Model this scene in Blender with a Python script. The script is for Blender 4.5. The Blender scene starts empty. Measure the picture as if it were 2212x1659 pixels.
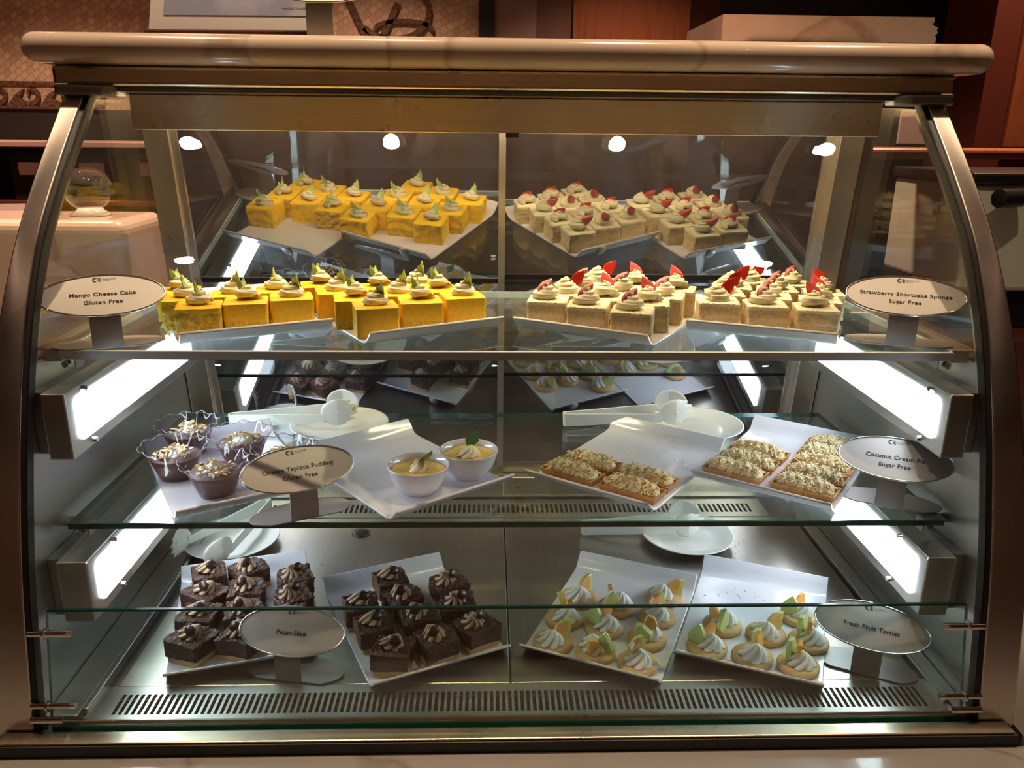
import bpy, bmesh, math, random
from math import sin, cos, pi, radians, tan, sqrt, atan2
from mathutils import Vector, Matrix, Euler, noise

C = bpy.context.scene.collection
sc = bpy.context.scene
PI = pi

# ------------------------------------------------------------------ camera
PITCH, YAW, ROLL = radians(17.4), radians(1.8), radians(0.6)
cam_d = bpy.data.cameras.new('camera')
cam = bpy.data.objects.new('camera', cam_d); C.objects.link(cam)
fw = Vector((sin(YAW)*cos(PITCH), cos(YAW)*cos(PITCH), -sin(PITCH)))
rt = Vector((cos(YAW), -sin(YAW), 0.0)); up = rt.cross(fw)
R = rt*cos(ROLL) + up*sin(ROLL); U = -rt*sin(ROLL) + up*cos(ROLL)
M = Matrix((R, U, -fw)).transposed().to_4x4()
M.translation = Vector((-0.036, 0.0, 1.4))
cam.matrix_world = M
cam_d.sensor_width = 36.0
cam_d.lens = 1750.0/2212.0*36.0
cam_d.clip_start = 0.02
sc.camera = cam
sc.view_settings.view_transform = 'Standard'
sc.view_settings.look = 'None'
sc.view_settings.gamma = 1.0
sc.view_settings.use_curve_mapping = False
sc.view_settings.exposure = 0.62
sc.cycles.transparent_max_bounces = 40
sc.cycles.max_bounces = 9
sc.cycles.glossy_bounces = 6
sc.cycles.diffuse_bounces = 4
sc.cycles.caustics_reflective = False
sc.cycles.caustics_refractive = False
sc.cycles.sample_clamp_indirect = 4.0

# ------------------------------------------------------------------ world
world = bpy.data.worlds.new('room_dusk'); sc.world = world
world.use_nodes = True
world.node_tree.nodes['Background'].inputs[0].default_value = (1.0, 0.72, 0.58, 1)
world.node_tree.nodes['Background'].inputs[1].default_value = 0.05

# light levels, tuned here
TUBE_E = 90.0        # warm tube under the canopy (emission)
BOX_E = 11.5          # side light boxes (emission)
SPOT_W = 30.0        # ceiling downlights over the case (watts)
FRONT_W = 10.0       # ceiling downlights in front of the case (watts)
BACK_W = 140.0        # ceiling downlights behind the case

def spot(name, loc, watts, angle, blend, col, radius, aim=(0, 0, -1)):
    d = bpy.data.lights.new(name, 'SPOT'); d.energy = watts; d.color = col
    d.spot_size = radians(angle); d.spot_blend = blend; d.shadow_soft_size = radius
    o = bpy.data.objects.new(name, d); C.objects.link(o); o.location = loc
    o.rotation_euler = Vector(aim).to_track_quat('-Z', 'Y').to_euler()
    return o
WARM = (1.0, 0.66, 0.42)
DOWN_TOP = [(-0.94, 1.285, 2.76), (-0.33, 1.30, 2.76), (0.36, 1.30, 2.76), (1.01, 1.285, 2.76)]
DOWN_FRONT = [(-1.1, 0.1, 2.76), (0.95, 0.1, 2.76)]
WALL_FILL = [(-1.5, -1.9, 2.76), (0.0, -1.9, 2.76), (1.5, -1.9, 2.76)]  # added lamps: light the front wall yellow for the steel to reflect
DOWN_BACK = [(-1.6, 2.5, 2.76), (-0.5, 2.6, 2.76), (0.45, 2.6, 2.76), (1.6, 2.5, 2.76)]
for p in DOWN_TOP: spot('downlight_lamp', (p[0], p[1], p[2]-.03), SPOT_W, 75, .5, (1.0, .72, .45), .024)
for p in DOWN_FRONT: spot('downlight_lamp', (p[0], p[1], p[2]-.03), FRONT_W, 90, .6, (1.0, .62, .42), .03)
for p in WALL_FILL: spot('downlight_lamp', (p[0], p[1], p[2]-.03), 42, 110, .6, (1.0, .68, .32), .05)  # added warm fill on the wall behind the camera
for p in DOWN_BACK: spot('downlight_lamp', (p[0], p[1], p[2]-.03), BACK_W, 90, .6, (1.0, .6, .4), .03)

# ------------------------------------------------------------------ materials
MATS = {}
def nodes(name):
    m = bpy.data.materials.new(name); m.use_nodes = True
    nt = m.node_tree
    b = nt.nodes['Principled BSDF']
    MATS[name] = m
    return m, nt, b
def N(nt, t, **kw):
    n = nt.nodes.new(t)
    for k, v in kw.items(): setattr(n, k, v)
    return n
def noise_tex(nt, scale, detail=4, rough=.5, vec=None, mapscale=None):
    n = N(nt, 'ShaderNodeTexNoise'); n.inputs['Scale'].default_value = scale
    n.inputs['Detail'].default_value = detail; n.inputs['Roughness'].default_value = rough
    tc = N(nt, 'ShaderNodeTexCoord')
    if mapscale:
        mp = N(nt, 'ShaderNodeMapping'); mp.inputs['Scale'].default_value = mapscale
        nt.links.new(tc.outputs['Object'], mp.inputs[0]); nt.links.new(mp.outputs[0], n.inputs['Vector'])
    else:
        nt.links.new(tc.outputs['Object'], n.inputs['Vector'])
    return n
def ramp(nt, fac, stops):
    r = N(nt, 'ShaderNodeValToRGB')
    els = r.color_ramp.elements
    while len(els) < len(stops): els.new(.5)
    for e, (p, c) in zip(els, stops):
        e.position = p; e.color = (*c, 1)
    nt.links.new(fac, r.inputs[0]); return r
def bump(nt, b, height, strength=.3, dist=.002):
    bp = N(nt, 'ShaderNodeBump'); bp.inputs['Strength'].default_value = strength; bp.inputs['Distance'].default_value = dist
    nt.links.new(height, bp.inputs['Height']); nt.links.new(bp.outputs[0], b.inputs['Normal']); return bp
def simple(name, col, rough=.5, metal=0, spec=.5, sss=0, bumps=None, vary=None, coat=0, emit=None):
    m, nt, b = nodes(name)
    b.inputs['Base Color'].default_value = (*col, 1); b.inputs['Roughness'].default_value = rough
    b.inputs['Metallic'].default_value = metal; b.inputs['Specular IOR Level'].default_value = spec
    b.inputs['Coat Weight'].default_value = coat; b.inputs['Coat Roughness'].default_value = .1
    if sss:
        b.inputs['Subsurface Weight'].default_value = sss; b.inputs['Subsurface Scale'].default_value = .004
        b.inputs['Subsurface Radius'].default_value = (1, .8, .5)
    if vary:      # (scale, second colour, lo, hi)
        n = noise_tex(nt, vary[0], 5)
        r = ramp(nt, n.outputs['Fac'], [(vary[2], col), (vary[3], vary[1])])
        nt.links.new(r.outputs[0], b.inputs['Base Color'])
    if bumps:     # (scale, strength, dist)
        n2 = noise_tex(nt, bumps[0], 4, .6)
        bump(nt, b, n2.outputs['Fac'], bumps[1], bumps[2])
    if emit:
        b.inputs['Emission Color'].default_value = (*emit[0], 1); b.inputs['Emission Strength'].default_value = emit[1]
    return m
def steel(name, col, rough, axis, smudge=.12):
    m, nt, b = nodes(name)
    b.inputs['Metallic'].default_value = 1
    ms = {'x': (4, 700, 700), 'y': (700, 4, 700), 'z': (700, 700, 4)}[axis]
    n = noise_tex(nt, 1.0, 3, .6, mapscale=ms)
    bp = bump(nt, b, n.outputs['Fac'], .10 if axis != 'x' else .03, .0004)
    n2 = noise_tex(nt, 9, 4, .6)
    mr = N(nt, 'ShaderNodeMapRange'); mr.inputs[3].default_value = rough - smudge*.5; mr.inputs[4].default_value = rough + smudge
    nt.links.new(n2.outputs['Fac'], mr.inputs[0]); nt.links.new(mr.outputs[0], b.inputs['Roughness'])
    r = ramp(nt, n.outputs['Fac'], [(.3, tuple(c*.85 for c in col)), (.7, col)])
    nt.links.new(r.outputs[0], b.inputs['Base Color'])
    b.inputs['Anisotropic'].default_value = .4
    return m
def clear(name, tint, refl_tint=(1, 1, 1), ior=1.5, rough=0.0, haze=0.0, hazecol=(.8, .85, .9)):
    m = bpy.data.materials.new(name); m.use_nodes = True; nt = m.node_tree; nt.nodes.clear(); MATS[name] = m
    out = N(nt, 'ShaderNodeOutputMaterial'); tr = N(nt, 'ShaderNodeBsdfTransparent'); gl = N(nt, 'ShaderNodeBsdfGlossy')
    tr.inputs[0].default_value = (*tint, 1); gl.inputs[0].default_value = (*refl_tint, 1); gl.inputs['Roughness'].default_value = rough
    fr = N(nt, 'ShaderNodeFresnel'); geo = N(nt, 'ShaderNodeNewGeometry')
    mi = N(nt, 'ShaderNodeMapRange'); mi.inputs[3].default_value = ior; mi.inputs[4].default_value = 1/ior   # same reflectance from either face
    nt.links.new(geo.outputs['Backfacing'], mi.inputs[0]); nt.links.new(mi.outputs[0], fr.inputs[0])
    mx = N(nt, 'ShaderNodeMixShader'); nt.links.new(fr.outputs[0], mx.inputs[0])
    nt.links.new(tr.outputs[0], mx.inputs[1]); nt.links.new(gl.outputs[0], mx.inputs[2])
    last = mx
    if haze:
        df = N(nt, 'ShaderNodeBsdfDiffuse'); df.inputs[0].default_value = (*hazecol, 1)
        m2 = N(nt, 'ShaderNodeMixShader')
        n = noise_tex(nt, 14, 6, .7)
        mr = N(nt, 'ShaderNodeMapRange'); mr.inputs[1].default_value = .45; mr.inputs[2].default_value = .8
        mr.inputs[3].default_value = haze*.3; mr.inputs[4].default_value = haze*2
        nt.links.new(n.outputs['Fac'], mr.inputs[0]); nt.links.new(mr.outputs[0], m2.inputs[0])
        nt.links.new(mx.outputs[0], m2.inputs[1]); nt.links.new(df.outputs[0], m2.inputs[2]); last = m2
    nt.links.new(last.outputs[0], out.inputs[0]); return m
def emitter(name, col, strength):
    m = bpy.data.materials.new(name); m.use_nodes = True; nt = m.node_tree; nt.nodes.clear(); MATS[name] = m
    out = N(nt, 'ShaderNodeOutputMaterial'); e = N(nt, 'ShaderNodeEmission')
    e.inputs[0].default_value = (*col, 1); e.inputs[1].default_value = strength
    nt.links.new(e.outputs[0], out.inputs[0]); return m

ST_X = steel('brushed_steel_x', (.74, .64, .48), .26, 'x')
ST_Y = steel('brushed_steel_y', (.60, .58, .55), .33, 'y')
ST_Z = steel('brushed_steel_z', (.66, .60, .55), .27, 'z')
ST_DECK = steel('deck_steel', (.52, .48, .42), .3, 'y', .16)
ST_DARK = steel('dull_steel', (.36, .35, .34), .4, 'z')
CHROME = simple('chrome', (.75, .74, .72), .12, 1)
SIGNM = simple('satin_sign_metal', (.48, .44, .43), .42, .25, bumps=(300, .05, .0004))
BLACK = simple('black_gasket', (.012, .011, .011), .5)
CAVITY = simple('slot_shade', (.003, .003, .003), .9, 0, 0)  # shade inside the vent slots, put into a black colour
GLASS = clear('clear_glass', (.975, .985, .975))
SHELFG = clear('green_tinted_glass', (.90, .955, .94), haze=.012)
GUARDG = clear('guard_glass_tint', (.86, .915, .89), haze=.012)
GEDGE = simple('green_glass_edge', (.01, .085, .075), .12, 0, .8)
GEDGE3 = simple('bright_green_glass_edge', (.04, .28, .17), .15, 0, .8)
GEDGE2 = simple('pale_glass_edge', (.30, .55, .46), .2, 0, .8)
FROST = simple('frosted_acrylic_edge', (.80, .86, .90), .55, 0, .6)
FROST.node_tree.nodes['Principled BSDF'].inputs['Transmission Weight'].default_value = 0.0
FROST.node_tree.nodes['Principled BSDF'].inputs['IOR'].default_value = 1.2
PLASTIC = clear('clear_plastic_cup', (.84, .81, .87), ior=1.45)
RIMPL = simple('plastic_rim', (.36, .34, .42), .12, 0, .8)
DOMEG = clear('dome_glass', (.93, .93, .9), ior=1.6)
TUBE = emitter('warm_tube', (1.0, .78, .45), TUBE_E)
DIFF = emitter('lit_diffuser', (.80, .90, 1.0), BOX_E)
BULB = emitter('downlight_bulb', (1.0, .82, .66), 60)
TRAY = simple('white_melamine', (.79, .765, .82), .16, 0, .5, coat=.3)
PORC = simple('white_porcelain', (.82, .80, .75), .1, 0, .5, coat=.4)
BOWLM = simple('white_bowl_glaze', (.76, .76, .82), .1, 0, .5, coat=.4)
TONG = simple('white_nylon', (.80, .78, .72), .3, 0, .5, sss=.15)
MANGO_TOP = simple('mango_mousse', (.94, .62, .03), .42, 0, .4, sss=.12, bumps=(420, .25, .001), vary=(160, (.84, .50, .02), .45, .75))
CRUMB = simple('mango_crumb', (.90, .64, .09), .6, 0, .3, bumps=(320, .9, .003), vary=(220, (.62, .38, .03), .42, .7))
CREAM = simple('whipped_cream', (.88, .81, .58), .42, 0, .4, sss=.1, bumps=(260, .1, .0006))
WHITECREAM = simple('white_whipped_cream', (.86, .86, .83), .4, 0, .4, sss=.2, bumps=(260, .08, .0006))
SPONGE = simple('vanilla_sponge', (.82, .68, .36), .75, 0, .25, bumps=(380, .9, .003), vary=(180, (.66, .49, .27), .42, .7))
PINKCREAM = simple('strawberry_cream_layer', (.80, .62, .40), .55, 0, .3, bumps=(300, .6, .002), vary=(70, (.66, .22, .13), .64, .74))
LEAF = simple('green_chocolate_leaf', (.44, .62, .17), .4, 0, .4, vary=(140, (.62, .74, .34), .4, .7))
JELLY = simple('orange_mango_piece', (.95, .42, .01), .12, 0, .6, coat=.4)
BERRY = simple('strawberry_flesh', (.50, .016, .008), .3, 0, .4, coat=.1, vary=(260, (.72, .08, .03), .55, .8), bumps=(500, .5, .001))
BERRYSKIN = simple('strawberry_skin', (.36, .008, .008), .2, 0, .6, coat=.4, bumps=(700, .7, .0015))
PECAN = simple('pecan_caramel', (.075, .023, .008), .38, 0, .45, coat=.12, bumps=(330, 1.0, .004), vary=(420, (.24, .10, .045), .50, .78))
CRUST = simple('shortbread_crust', (.62, .40, .20), .7, 0, .2, bumps=(350, .6, .002))
MOCHA = simple('mocha_cream', (.50, .34, .22), .42, 0, .4, sss=.1, bumps=(260, .12, .0008))
CHOC = simple('dark_chocolate_button', (.045, .018, .013), .28, 0, .5)
COOKIE = simple('cookie_base', (.70, .47, .23), .65, 0, .3, bumps=(450, .5, .0012), vary=(130, (.58, .35, .15), .45, .75))
GMELON = simple('honeydew_melon', (.56, .72, .22), .2, 0, .6, sss=.2, coat=.2, vary=(60, (.74, .80, .42), .35, .7))
OMELON = simple('cantaloupe_melon', (.94, .46, .10), .2, 0, .6, sss=.2, coat=.2, vary=(60, (.96, .60, .24), .35, .7))
PASTRY = simple('baked_pastry_shell', (.52, .26, .09), .6, 0, .3, bumps=(300, .6, .002), vary=(90, (.36, .15, .045), .45, .75))
COCREAM = simple('coconut_cream', (.92, .78, .44), .45, 0, .4, sss=.15, bumps=(330, .4, .002))
SHRED = simple('coconut_shred', (.92, .80, .50), .5, 0, .4)
TOAST = simple('toasted_coconut', (.56, .30, .12), .55, 0, .3)
MOUSSE = simple('chocolate_mousse', (.13, .055, .042), .45, 0, .4, bumps=(200, .5, .002), vary=(120, (.17, .085, .06), .5, .75))
ALMOND = simple('almond_flake', (.84, .64, .33), .4, 0, .4, vary=(220, (.60, .33, .12), .55, .75))
CUSTARD = simple('orange_custard', (.80, .52, .12), .15, 0, .6, sss=.15, coat=.4, vary=(120, (.86, .66, .24), .4, .7))
PANDAN = simple('pandan_leaf', (.03, .14, .02), .3, 0, .5, bumps=(400, .3, .001))
WHITECHOC = simple('white_chocolate', (.86, .78, .60), .3, 0, .4)
INK = simple('black_ink', (.02, .015, .015), .6)
INKG = simple('grey_ink', (.25, .22, .22), .6)
MORTAR = simple('dark_wall_paint', (.012, .009, .009), .6)
BEIGE = simple('beige_plaster', (.30, .20, .16), .7, vary=(6, (.24, .16, .13), .4, .7))
BROWNP = simple('brown_plaster', (.13, .065, .045), .6)
DARKWOOD = simple('dark_wood', (.075, .018, .010), .4)
LABELP = simple('pale_label', (.42, .34, .32), .6)
BLKPL = simple('black_plastic', (.012, .012, .014), .3)
MACHW = simple('white_enamel', (.50, .54, .46), .35)
FLOORM = simple('room_carpet', (.06, .03, .022), .9)
CEILM = simple('ceiling_paint', (.34, .25, .19), .8)
PICM = simple('bluish_poster', (.22, .23, .34), .35, vary=(9, (.42, .40, .50), .4, .65))

def wood():
    m, nt, b = nodes('orange_wood')
    n = noise_tex(nt, 3, 6, .6, mapscale=(14, 14, 1))
    r = ramp(nt, n.outputs['Fac'], [(.35, (.16, .045, .017)), (.5, (.21, .065, .024)), (.68, (.175, .052, .019))])
    nt.links.new(r.outputs[0], b.inputs['Base Color']); b.inputs['Roughness'].default_value = .4
    return m
WOOD = wood()
def marble(name='cream_marble', k=(1, 1, 1)):
    m, nt, b = nodes(name)
    n = noise_tex(nt, 1.6, 5, .5)
    n.inputs['Distortion'].default_value = .7
    r = ramp(nt, n.outputs['Fac'], [(.30, (.60, .46, .37)), (.50, (.70, .56, .46)), (.515, (.50, .36, .27)), (.53, (.70, .55, .45)), (.7, (.64, .49, .41))])
    for e in r.color_ramp.elements: e.color = (e.color[0]*k[0], e.color[1]*k[1], e.color[2]*k[2], 1)
    nt.links.new(r.outputs[0], b.inputs['Base Color']); b.inputs['Roughness'].default_value = .18
    b.inputs['Coat Weight'].default_value = .4
    return m
MARBLE = marble()
LEDGE = marble('shaded_cream_marble', (.42, .50, .58))  # same cream marble as the slab, its dimmer light put into the colour
def mosaic():
    m, nt, b = nodes('mosaic_tiles')
    tc = N(nt, 'ShaderNodeTexCoord'); mp = N(nt, 'ShaderNodeMapping')
    mp.inputs['Rotation'].default_value = (PI/2, 0, .5)
    nt.links.new(tc.outputs['Object'], mp.inputs[0])
    br = N(nt, 'ShaderNodeTexBrick'); br.inputs['Scale'].default_value = 20
    br.inputs['Brick Width'].default_value = .5; br.inputs['Row Height'].default_value = .42; br.inputs['Mortar Size'].default_value = .025
    br.inputs['Color1'].default_value = (.62, .46, .33, 1); br.inputs['Color2'].default_value = (.42, .29, .20, 1)
    br.inputs['Mortar'].default_value = (.34, .23, .16, 1)
    vo = N(nt, 'ShaderNodeTexNoise'); vo.inputs['Scale'].default_value = 1.7
    wob = N(nt, 'ShaderNodeMix', data_type='VECTOR'); wob.inputs[0].default_value = .12
    nt.links.new(mp.outputs[0], vo.inputs['Vector'])
    nt.links.new(mp.outputs[0], wob.inputs[4]); nt.links.new(vo.outputs['Color'], wob.inputs[5])
    nt.links.new(wob.outputs[1], br.inputs['Vector'])
    nt.links.new(br.outputs['Color'], b.inputs['Base Color']); b.inputs['Roughness'].default_value = .35
    bump(nt, b, br.outputs['Fac'], -.3, .002)
    return m
MOSAIC = mosaic()
DARKTILE = simple('dark_mosaic_tiles', (.06, .032, .02), .35, vary=(90, (.14, .08, .05), .4, .6))
LIGHTTILE = simple('pale_mosaic_tiles', (.48, .36, .27), .35, vary=(90, (.32, .22, .15), .4, .6))
def mirror():
    m = bpy.data.materials.new('dark_mirror_glass'); m.use_nodes = True; nt = m.node_tree; nt.nodes.clear()
    out = N(nt, 'ShaderNodeOutputMaterial'); gl = N(nt, 'ShaderNodeBsdfGlossy'); df = N(nt, 'ShaderNodeBsdfDiffuse')
    gl.inputs[0].default_value = (.46, .46, .48, 1); gl.inputs['Roughness'].default_value = 0
    df.inputs[0].default_value = (.010, .008, .009, 1); mx = N(nt, 'ShaderNodeAddShader')
    nt.links.new(gl.outputs[0], mx.inputs[0]); nt.links.new(df.outputs[0], mx.inputs[1]); nt.links.new(mx.outputs[0], out.inputs[0])
    return m
MIRROR = mirror()

# ------------------------------------------------------------------ geometry helpers
class G:
    """collects geometry; build() links it as ONE mesh object (several material slots allowed)"""
    def __init__(s): s.v = []; s.f = []; s.m = []; s.mats = []
    def slot(s, mat):
        if mat not in s.mats: s.mats.append(mat)
        return s.mats.index(mat)
    def add(s, verts, faces, mat, mtx=None):
        k = len(s.v); i = s.slot(mat)
        for v in verts:
            v = Vector(v); s.v.append(mtx @ v if mtx else v)
        for f in faces: s.f.append([k+j for j in f]); s.m.append(i)
    def box(s, x0, x1, y0, y1, z0, z1, mat, mtx=None):
        V = [(x0,y0,z0),(x1,y0,z0),(x1,y1,z0),(x0,y1,z0),(x0,y0,z1),(x1,y0,z1),(x1,y1,z1),(x0,y1,z1)]
        s.add(V, [(0,3,2,1),(4,5,6,7),(0,1,5,4),(1,2,6,5),(2,3,7,6),(3,0,4,7)], mat, mtx)
    def cyl(s, p, q, r, mat, n=20, r2=None):
        p = Vector(p); q = Vector(q); d = (q-p).normalized(); r2 = r if r2 is None else r2
        a = d.orthogonal().normalized(); b = d.cross(a); V = []; F = []
        for i in range(n):
            t = 2*pi*i/n; V.append(p+(a*cos(t)+b*sin(t))*r); V.append(q+(a*cos(t)+b*sin(t))*r2)
        for i in range(n):
            j = (i+1) % n; F.append((2*i, 2*j, 2*j+1, 2*i+1))
        F.append([2*i for i in range(n)][::-1]); F.append([2*i+1 for i in range(n)])
        s.add(V, F, mat)
    def lathe(s, prof, mat, n=40, cap0=False, cap1=False, mod=None, mtx=None):
        V = []; F = []
        for k, (r, z) in enumerate(prof):
            for i in range(n):
                t = 2*pi*i/n; rr, zz = (r, z) if mod is None else mod(k, r, z, t)
                V.append((rr*cos(t), rr*sin(t), zz))
        for k in range(len(prof)-1):
            for i in range(n):
                j = (i+1) % n; F.append((k*n+i, k*n+j, (k+1)*n+j, (k+1)*n+i))
        if cap0: F.append([i for i in range(n)][::-1])
        if cap1: F.append([(len(prof)-1)*n+i for i in range(n)])
        s.add(V, F, mat, mtx)
    def strip(s, path, sect, mat, mtx=None, closed=False, caps=True, up=(0,0,1)):
        """sweep a closed 2-d section (side, up) along a path"""
        V = []; F = []; n = len(sect); L = len(path); upv = Vector(up)
        for k, p in enumerate(path):
            p = Vector(p); a = Vector(path[max(k-1, 0)]); b = Vector(path[min(k+1, L-1)])
            d = (b-a).normalized(); side = d.cross(upv).normalized(); u2 = side.cross(d).normalized()
            for (x, y) in sect: V.append(p+side*x+u2*y)
        for k in range(L-1):
            for i in range(n):
                j = (i+1) % n; F.append((k*n+i, (k+1)*n+i, (k+1)*n+j, k*n+j))
        if caps: F.append([i for i in range(n)]); F.append([(L-1)*n+i for i in range(n)][::-1])
        s.add(V, F, mat, mtx)
    def build(s, name, parent=None, smooth=False, bevel=None, auto=None, loc=None):
        me = bpy.data.meshes.new(name); me.from_pydata([tuple(v) for v in s.v], [], s.f)
        for m in s.mats: me.materials.append(m)
        for p, i in zip(me.polygons, s.m): p.material_index = i; p.use_smooth = smooth
        me.update()
        bm = bmesh.new(); bm.from_mesh(me); bmesh.ops.recalc_face_normals(bm, faces=bm.faces)
        if auto:
            for e in bm.edges: e.smooth = not (len(e.link_faces) == 2 and e.calc_face_angle(0) > radians(auto))
            for f in bm.faces: f.smooth = True
        bm.to_mesh(me); bm.free()
        o = bpy.data.objects.new(name, me); C.objects.link(o)
        if parent: o.parent = parent
        if loc: o.location = loc
        if bevel:
            b = o.modifiers.new('soft_edges', 'BEVEL'); b.width = bevel[0]; b.segments = bevel[1]; b.limit_method = 'ANGLE'; b.angle_limit = radians(40)
        return o
def tag(o, label=None, cat=None, group=None, kind=None):
    if label: o['label'] = label
    if cat: o['category'] = cat
    if group: o['group'] = group
    if kind: o['kind'] = kind
    return o
def empty(name, loc=(0, 0, 0), rz=0, label=None, cat=None, group=None):
    o = bpy.data.objects.new(name, None); C.objects.link(o); o.location = loc; o.rotation_euler = (0, 0, rz)
    o.empty_display_size = .02
    return tag(o, label, cat, group)
KIDS = {}
def kids(o): return [c for c in bpy.data.objects if c.parent == o]
def copy_tree(o, parent=None):
    c = o.copy(); C.objects.link(c); c.parent = parent
    for ch in KIDS.setdefault(o.name, kids(o)): copy_tree(ch, c)
    return c
def struct(o): o['kind'] = 'structure'; return o
rnd = random.Random(7)

# ------------------------------------------------------------------ the room
def wallbox(name, a, mat): g = G(); g.box(*a, mat); return struct(g.build(name))
wallbox('floor', (-3.2, 3.2, -2.6, 3.5, -.1, 0), FLOORM)
wallbox('ceiling', (-3.2, 3.2, -2.6, 3.5, 2.8, 2.9), CEILM)
wallbox('wall_left', (-3.3, -3.2, -2.6, 3.5, 0, 2.8), BROWNP)
wallbox('wall_right', (3.2, 3.3, -2.6, 3.5, 0, 2.8), DARKWOOD)
wallbox('wall_front', (-3.2, 3.2, -2.7, -2.6, 0, 2.8), BEIGE)
g = G()
g.box(-3.2, -.072, 3.4, 3.5, 1.55, 2.8, MOSAIC)          # tiled field
g.box(-3.2, -.072, 3.4, 3.5, 1.46, 1.55, LIGHTTILE)       # pale border band
g.box(-3.2, -.072, 3.395, 3.5, 1.545, 1.562, DARKTILE)
g.box(-3.2, -.072, 3.4, 3.5, 0, 1.46, MORTAR)
g.box(-.072, -.01, 3.38, 3.5, 0, 2.8, MORTAR)
g.box(-.01, .15, 3.4, 3.5, 0, 2.8, BEIGE)
g.box(.15, .29, 3.4, 3.5, 0, 2.8, BROWNP)
g.box(.29, .74, 3.37, 3.5, 0, 2.8, WOOD)
g.box(.74, .86, 3.4, 3.5, 0, 2.8, DARKWOOD)
g.box(.86, 3.2, 3.4, 3.5, 0, 2.8, MORTAR)
wall = struct(g.build('wall_back'))
# running-wave curls and vine lines of dark tiles set in the wall
g = G()
for k in range(9):
    cx = -1.98 + (k-5)*.125
    for s in range(1):
        path = []
        for i in range(26):
            t = i/25; a = -1.9 + t*5.4; r = .034*(1-t*.72)
            path.append((cx+.045+r*cos(a)*1.0, 3.392, 1.515+r*sin(a)))
        W = [(.009*(1-i/40)) for i in range(26)]
        V = []; F = []
        for i, p in enumerate(path):
            a = Vector(path[max(i-1, 0)]); b = Vector(path[min(i+1, 25)]); d = (b-a).normalized(); sd = d.cross(Vector((0, 1, 0)))
            for q in (-1, 1):
                for y in (3.388, 3.402): V.append((p[0]+sd.x*W[i]*q, y, p[2]+sd.z*W[i]*q))
        for i in range(25):
            o = i*4; F += [(o, o+2, o+6, o+4), (o, o+4, o+5, o+1), (o+2, o+3, o+7, o+6)]
        g.add(V, F, DARKTILE)
    V = [(cx-.06, 3.389, 1.462), (cx+.07, 3.389, 1.462), (cx+.035, 3.389, 1.483), (cx+.0, 3.389, 1.50), (cx+.02, 3.389, 1.535), (cx-.015, 3.389, 1.515)]
    g.add(V + [(x, 3.402, z) for x, y, z in V], [(0, 1, 2, 3, 4, 5), (0, 6, 7, 1), (1, 7, 8, 2), (2, 8, 9, 3), (3, 9, 10, 4), (4, 10, 11, 5), (5, 11, 6, 0)], DARKTILE)
def vine(pts, w):
    V = []; F = []; L = len(pts)
    for i, p in enumerate(pts):
        a = Vector((pts[max(i-1, 0)][0], 0, pts[max(i-1, 0)][1])); b = Vector((pts[min(i+1, L-1)][0], 0, pts[min(i+1, L-1)][1])); d = (b-a).normalized(); sd = d.cross(Vector((0, 1, 0)))
        for q in (-1, 1):
            for y in (3.388, 3.402): V.append((p[0]+sd.x*w*q, y, p[1]+sd.z*w*q))
    for i in range(L-1):
        o = i*4; F += [(o, o+2, o+6, o+4), (o, o+4, o+5, o+1), (o+2, o+3, o+7, o+6)]
    g.add(V, F, DARKTILE)
vine([(-.62+.24*(i/20), 1.93-.20*sin(i/20*2.6)**2-.02*i/20) for i in range(21)], .012)
vine([(-.40+.14*cos(a/10), 1.83+.10*sin(a/10)) for a in range(-25, 22)], .011)
vine([(-.36+.11*cos(a/10), 1.765+.03*sin(a/10)) for a in range(-2, 34)], .008)
vine([(-.63+.07*cos(a/10), 1.82+.05*sin(a/10)) for a in range(15, 46)], .014)
struct(g.build('trim_1'))

# recessed downlights in the ceiling
def downlight(p, label):
    o = empty('ceiling_downlight', (p[0], p[1], 2.8), 0, label, 'ceiling light', 'recessed ceiling downlights')
    g = G(); g.lathe([(.0165, -.003), (.046, -.002), (.047, -.006), (.040, -.010), (.024, -.008)], CHROME, 32); g.build('trim_ring', o, smooth=True)
    g = G(); g.lathe([(.0005, -.004), (.011, -.005), (.0165, -.004)], BULB, 24); g.build('bulb', o, smooth=True)
    return o
names = ['above the left end of the glass case', 'above the mango side of the case', 'above the strawberry side of the case', 'above the right end of the glass case']
for p, n in zip(DOWN_TOP, names): downlight(p, 'small round ceiling downlight, ' + n)
for p, n in zip(DOWN_FRONT, ['left', 'right']): downlight(p, f'small round ceiling downlight over the aisle before the case, {n}')
for p, n in zip(WALL_FILL, ['left', 'middle', 'right']): downlight(p, f'added round ceiling downlight to warm the wall behind the photographer, {n}')
for p, n in zip(DOWN_BACK, ['far left', 'left of centre', 'right of centre', 'far right']): downlight(p, f'small round ceiling downlight behind the case, {n}')

# ------------------------------------------------------------------ display counter and case
g = G()
g.box(-1.7, 1.7, .60, 1.86, .0, .55, DARKWOOD)
cb = empty('serving_counter', (0, 0, 0), 0, 'cream marble counter ledge the whole pastry case stands on', 'counter')
g.build('counter_body', cb)
g = G(); g.box(-1.72, 1.72, .56, .871, .55, .6185, LEDGE); g.box(-1.72, -.695, .8715, 1.88, .55, .6185, LEDGE); g.box(.695, 1.72, .8715, 1.88, .55, .6185, LEDGE); g.build('marble_ledge', cb)
g = G(); g.box(-.694, .694, .872, 1.88, .55, .585, ST_DARK); g.build('well_floor', cb)

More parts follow.
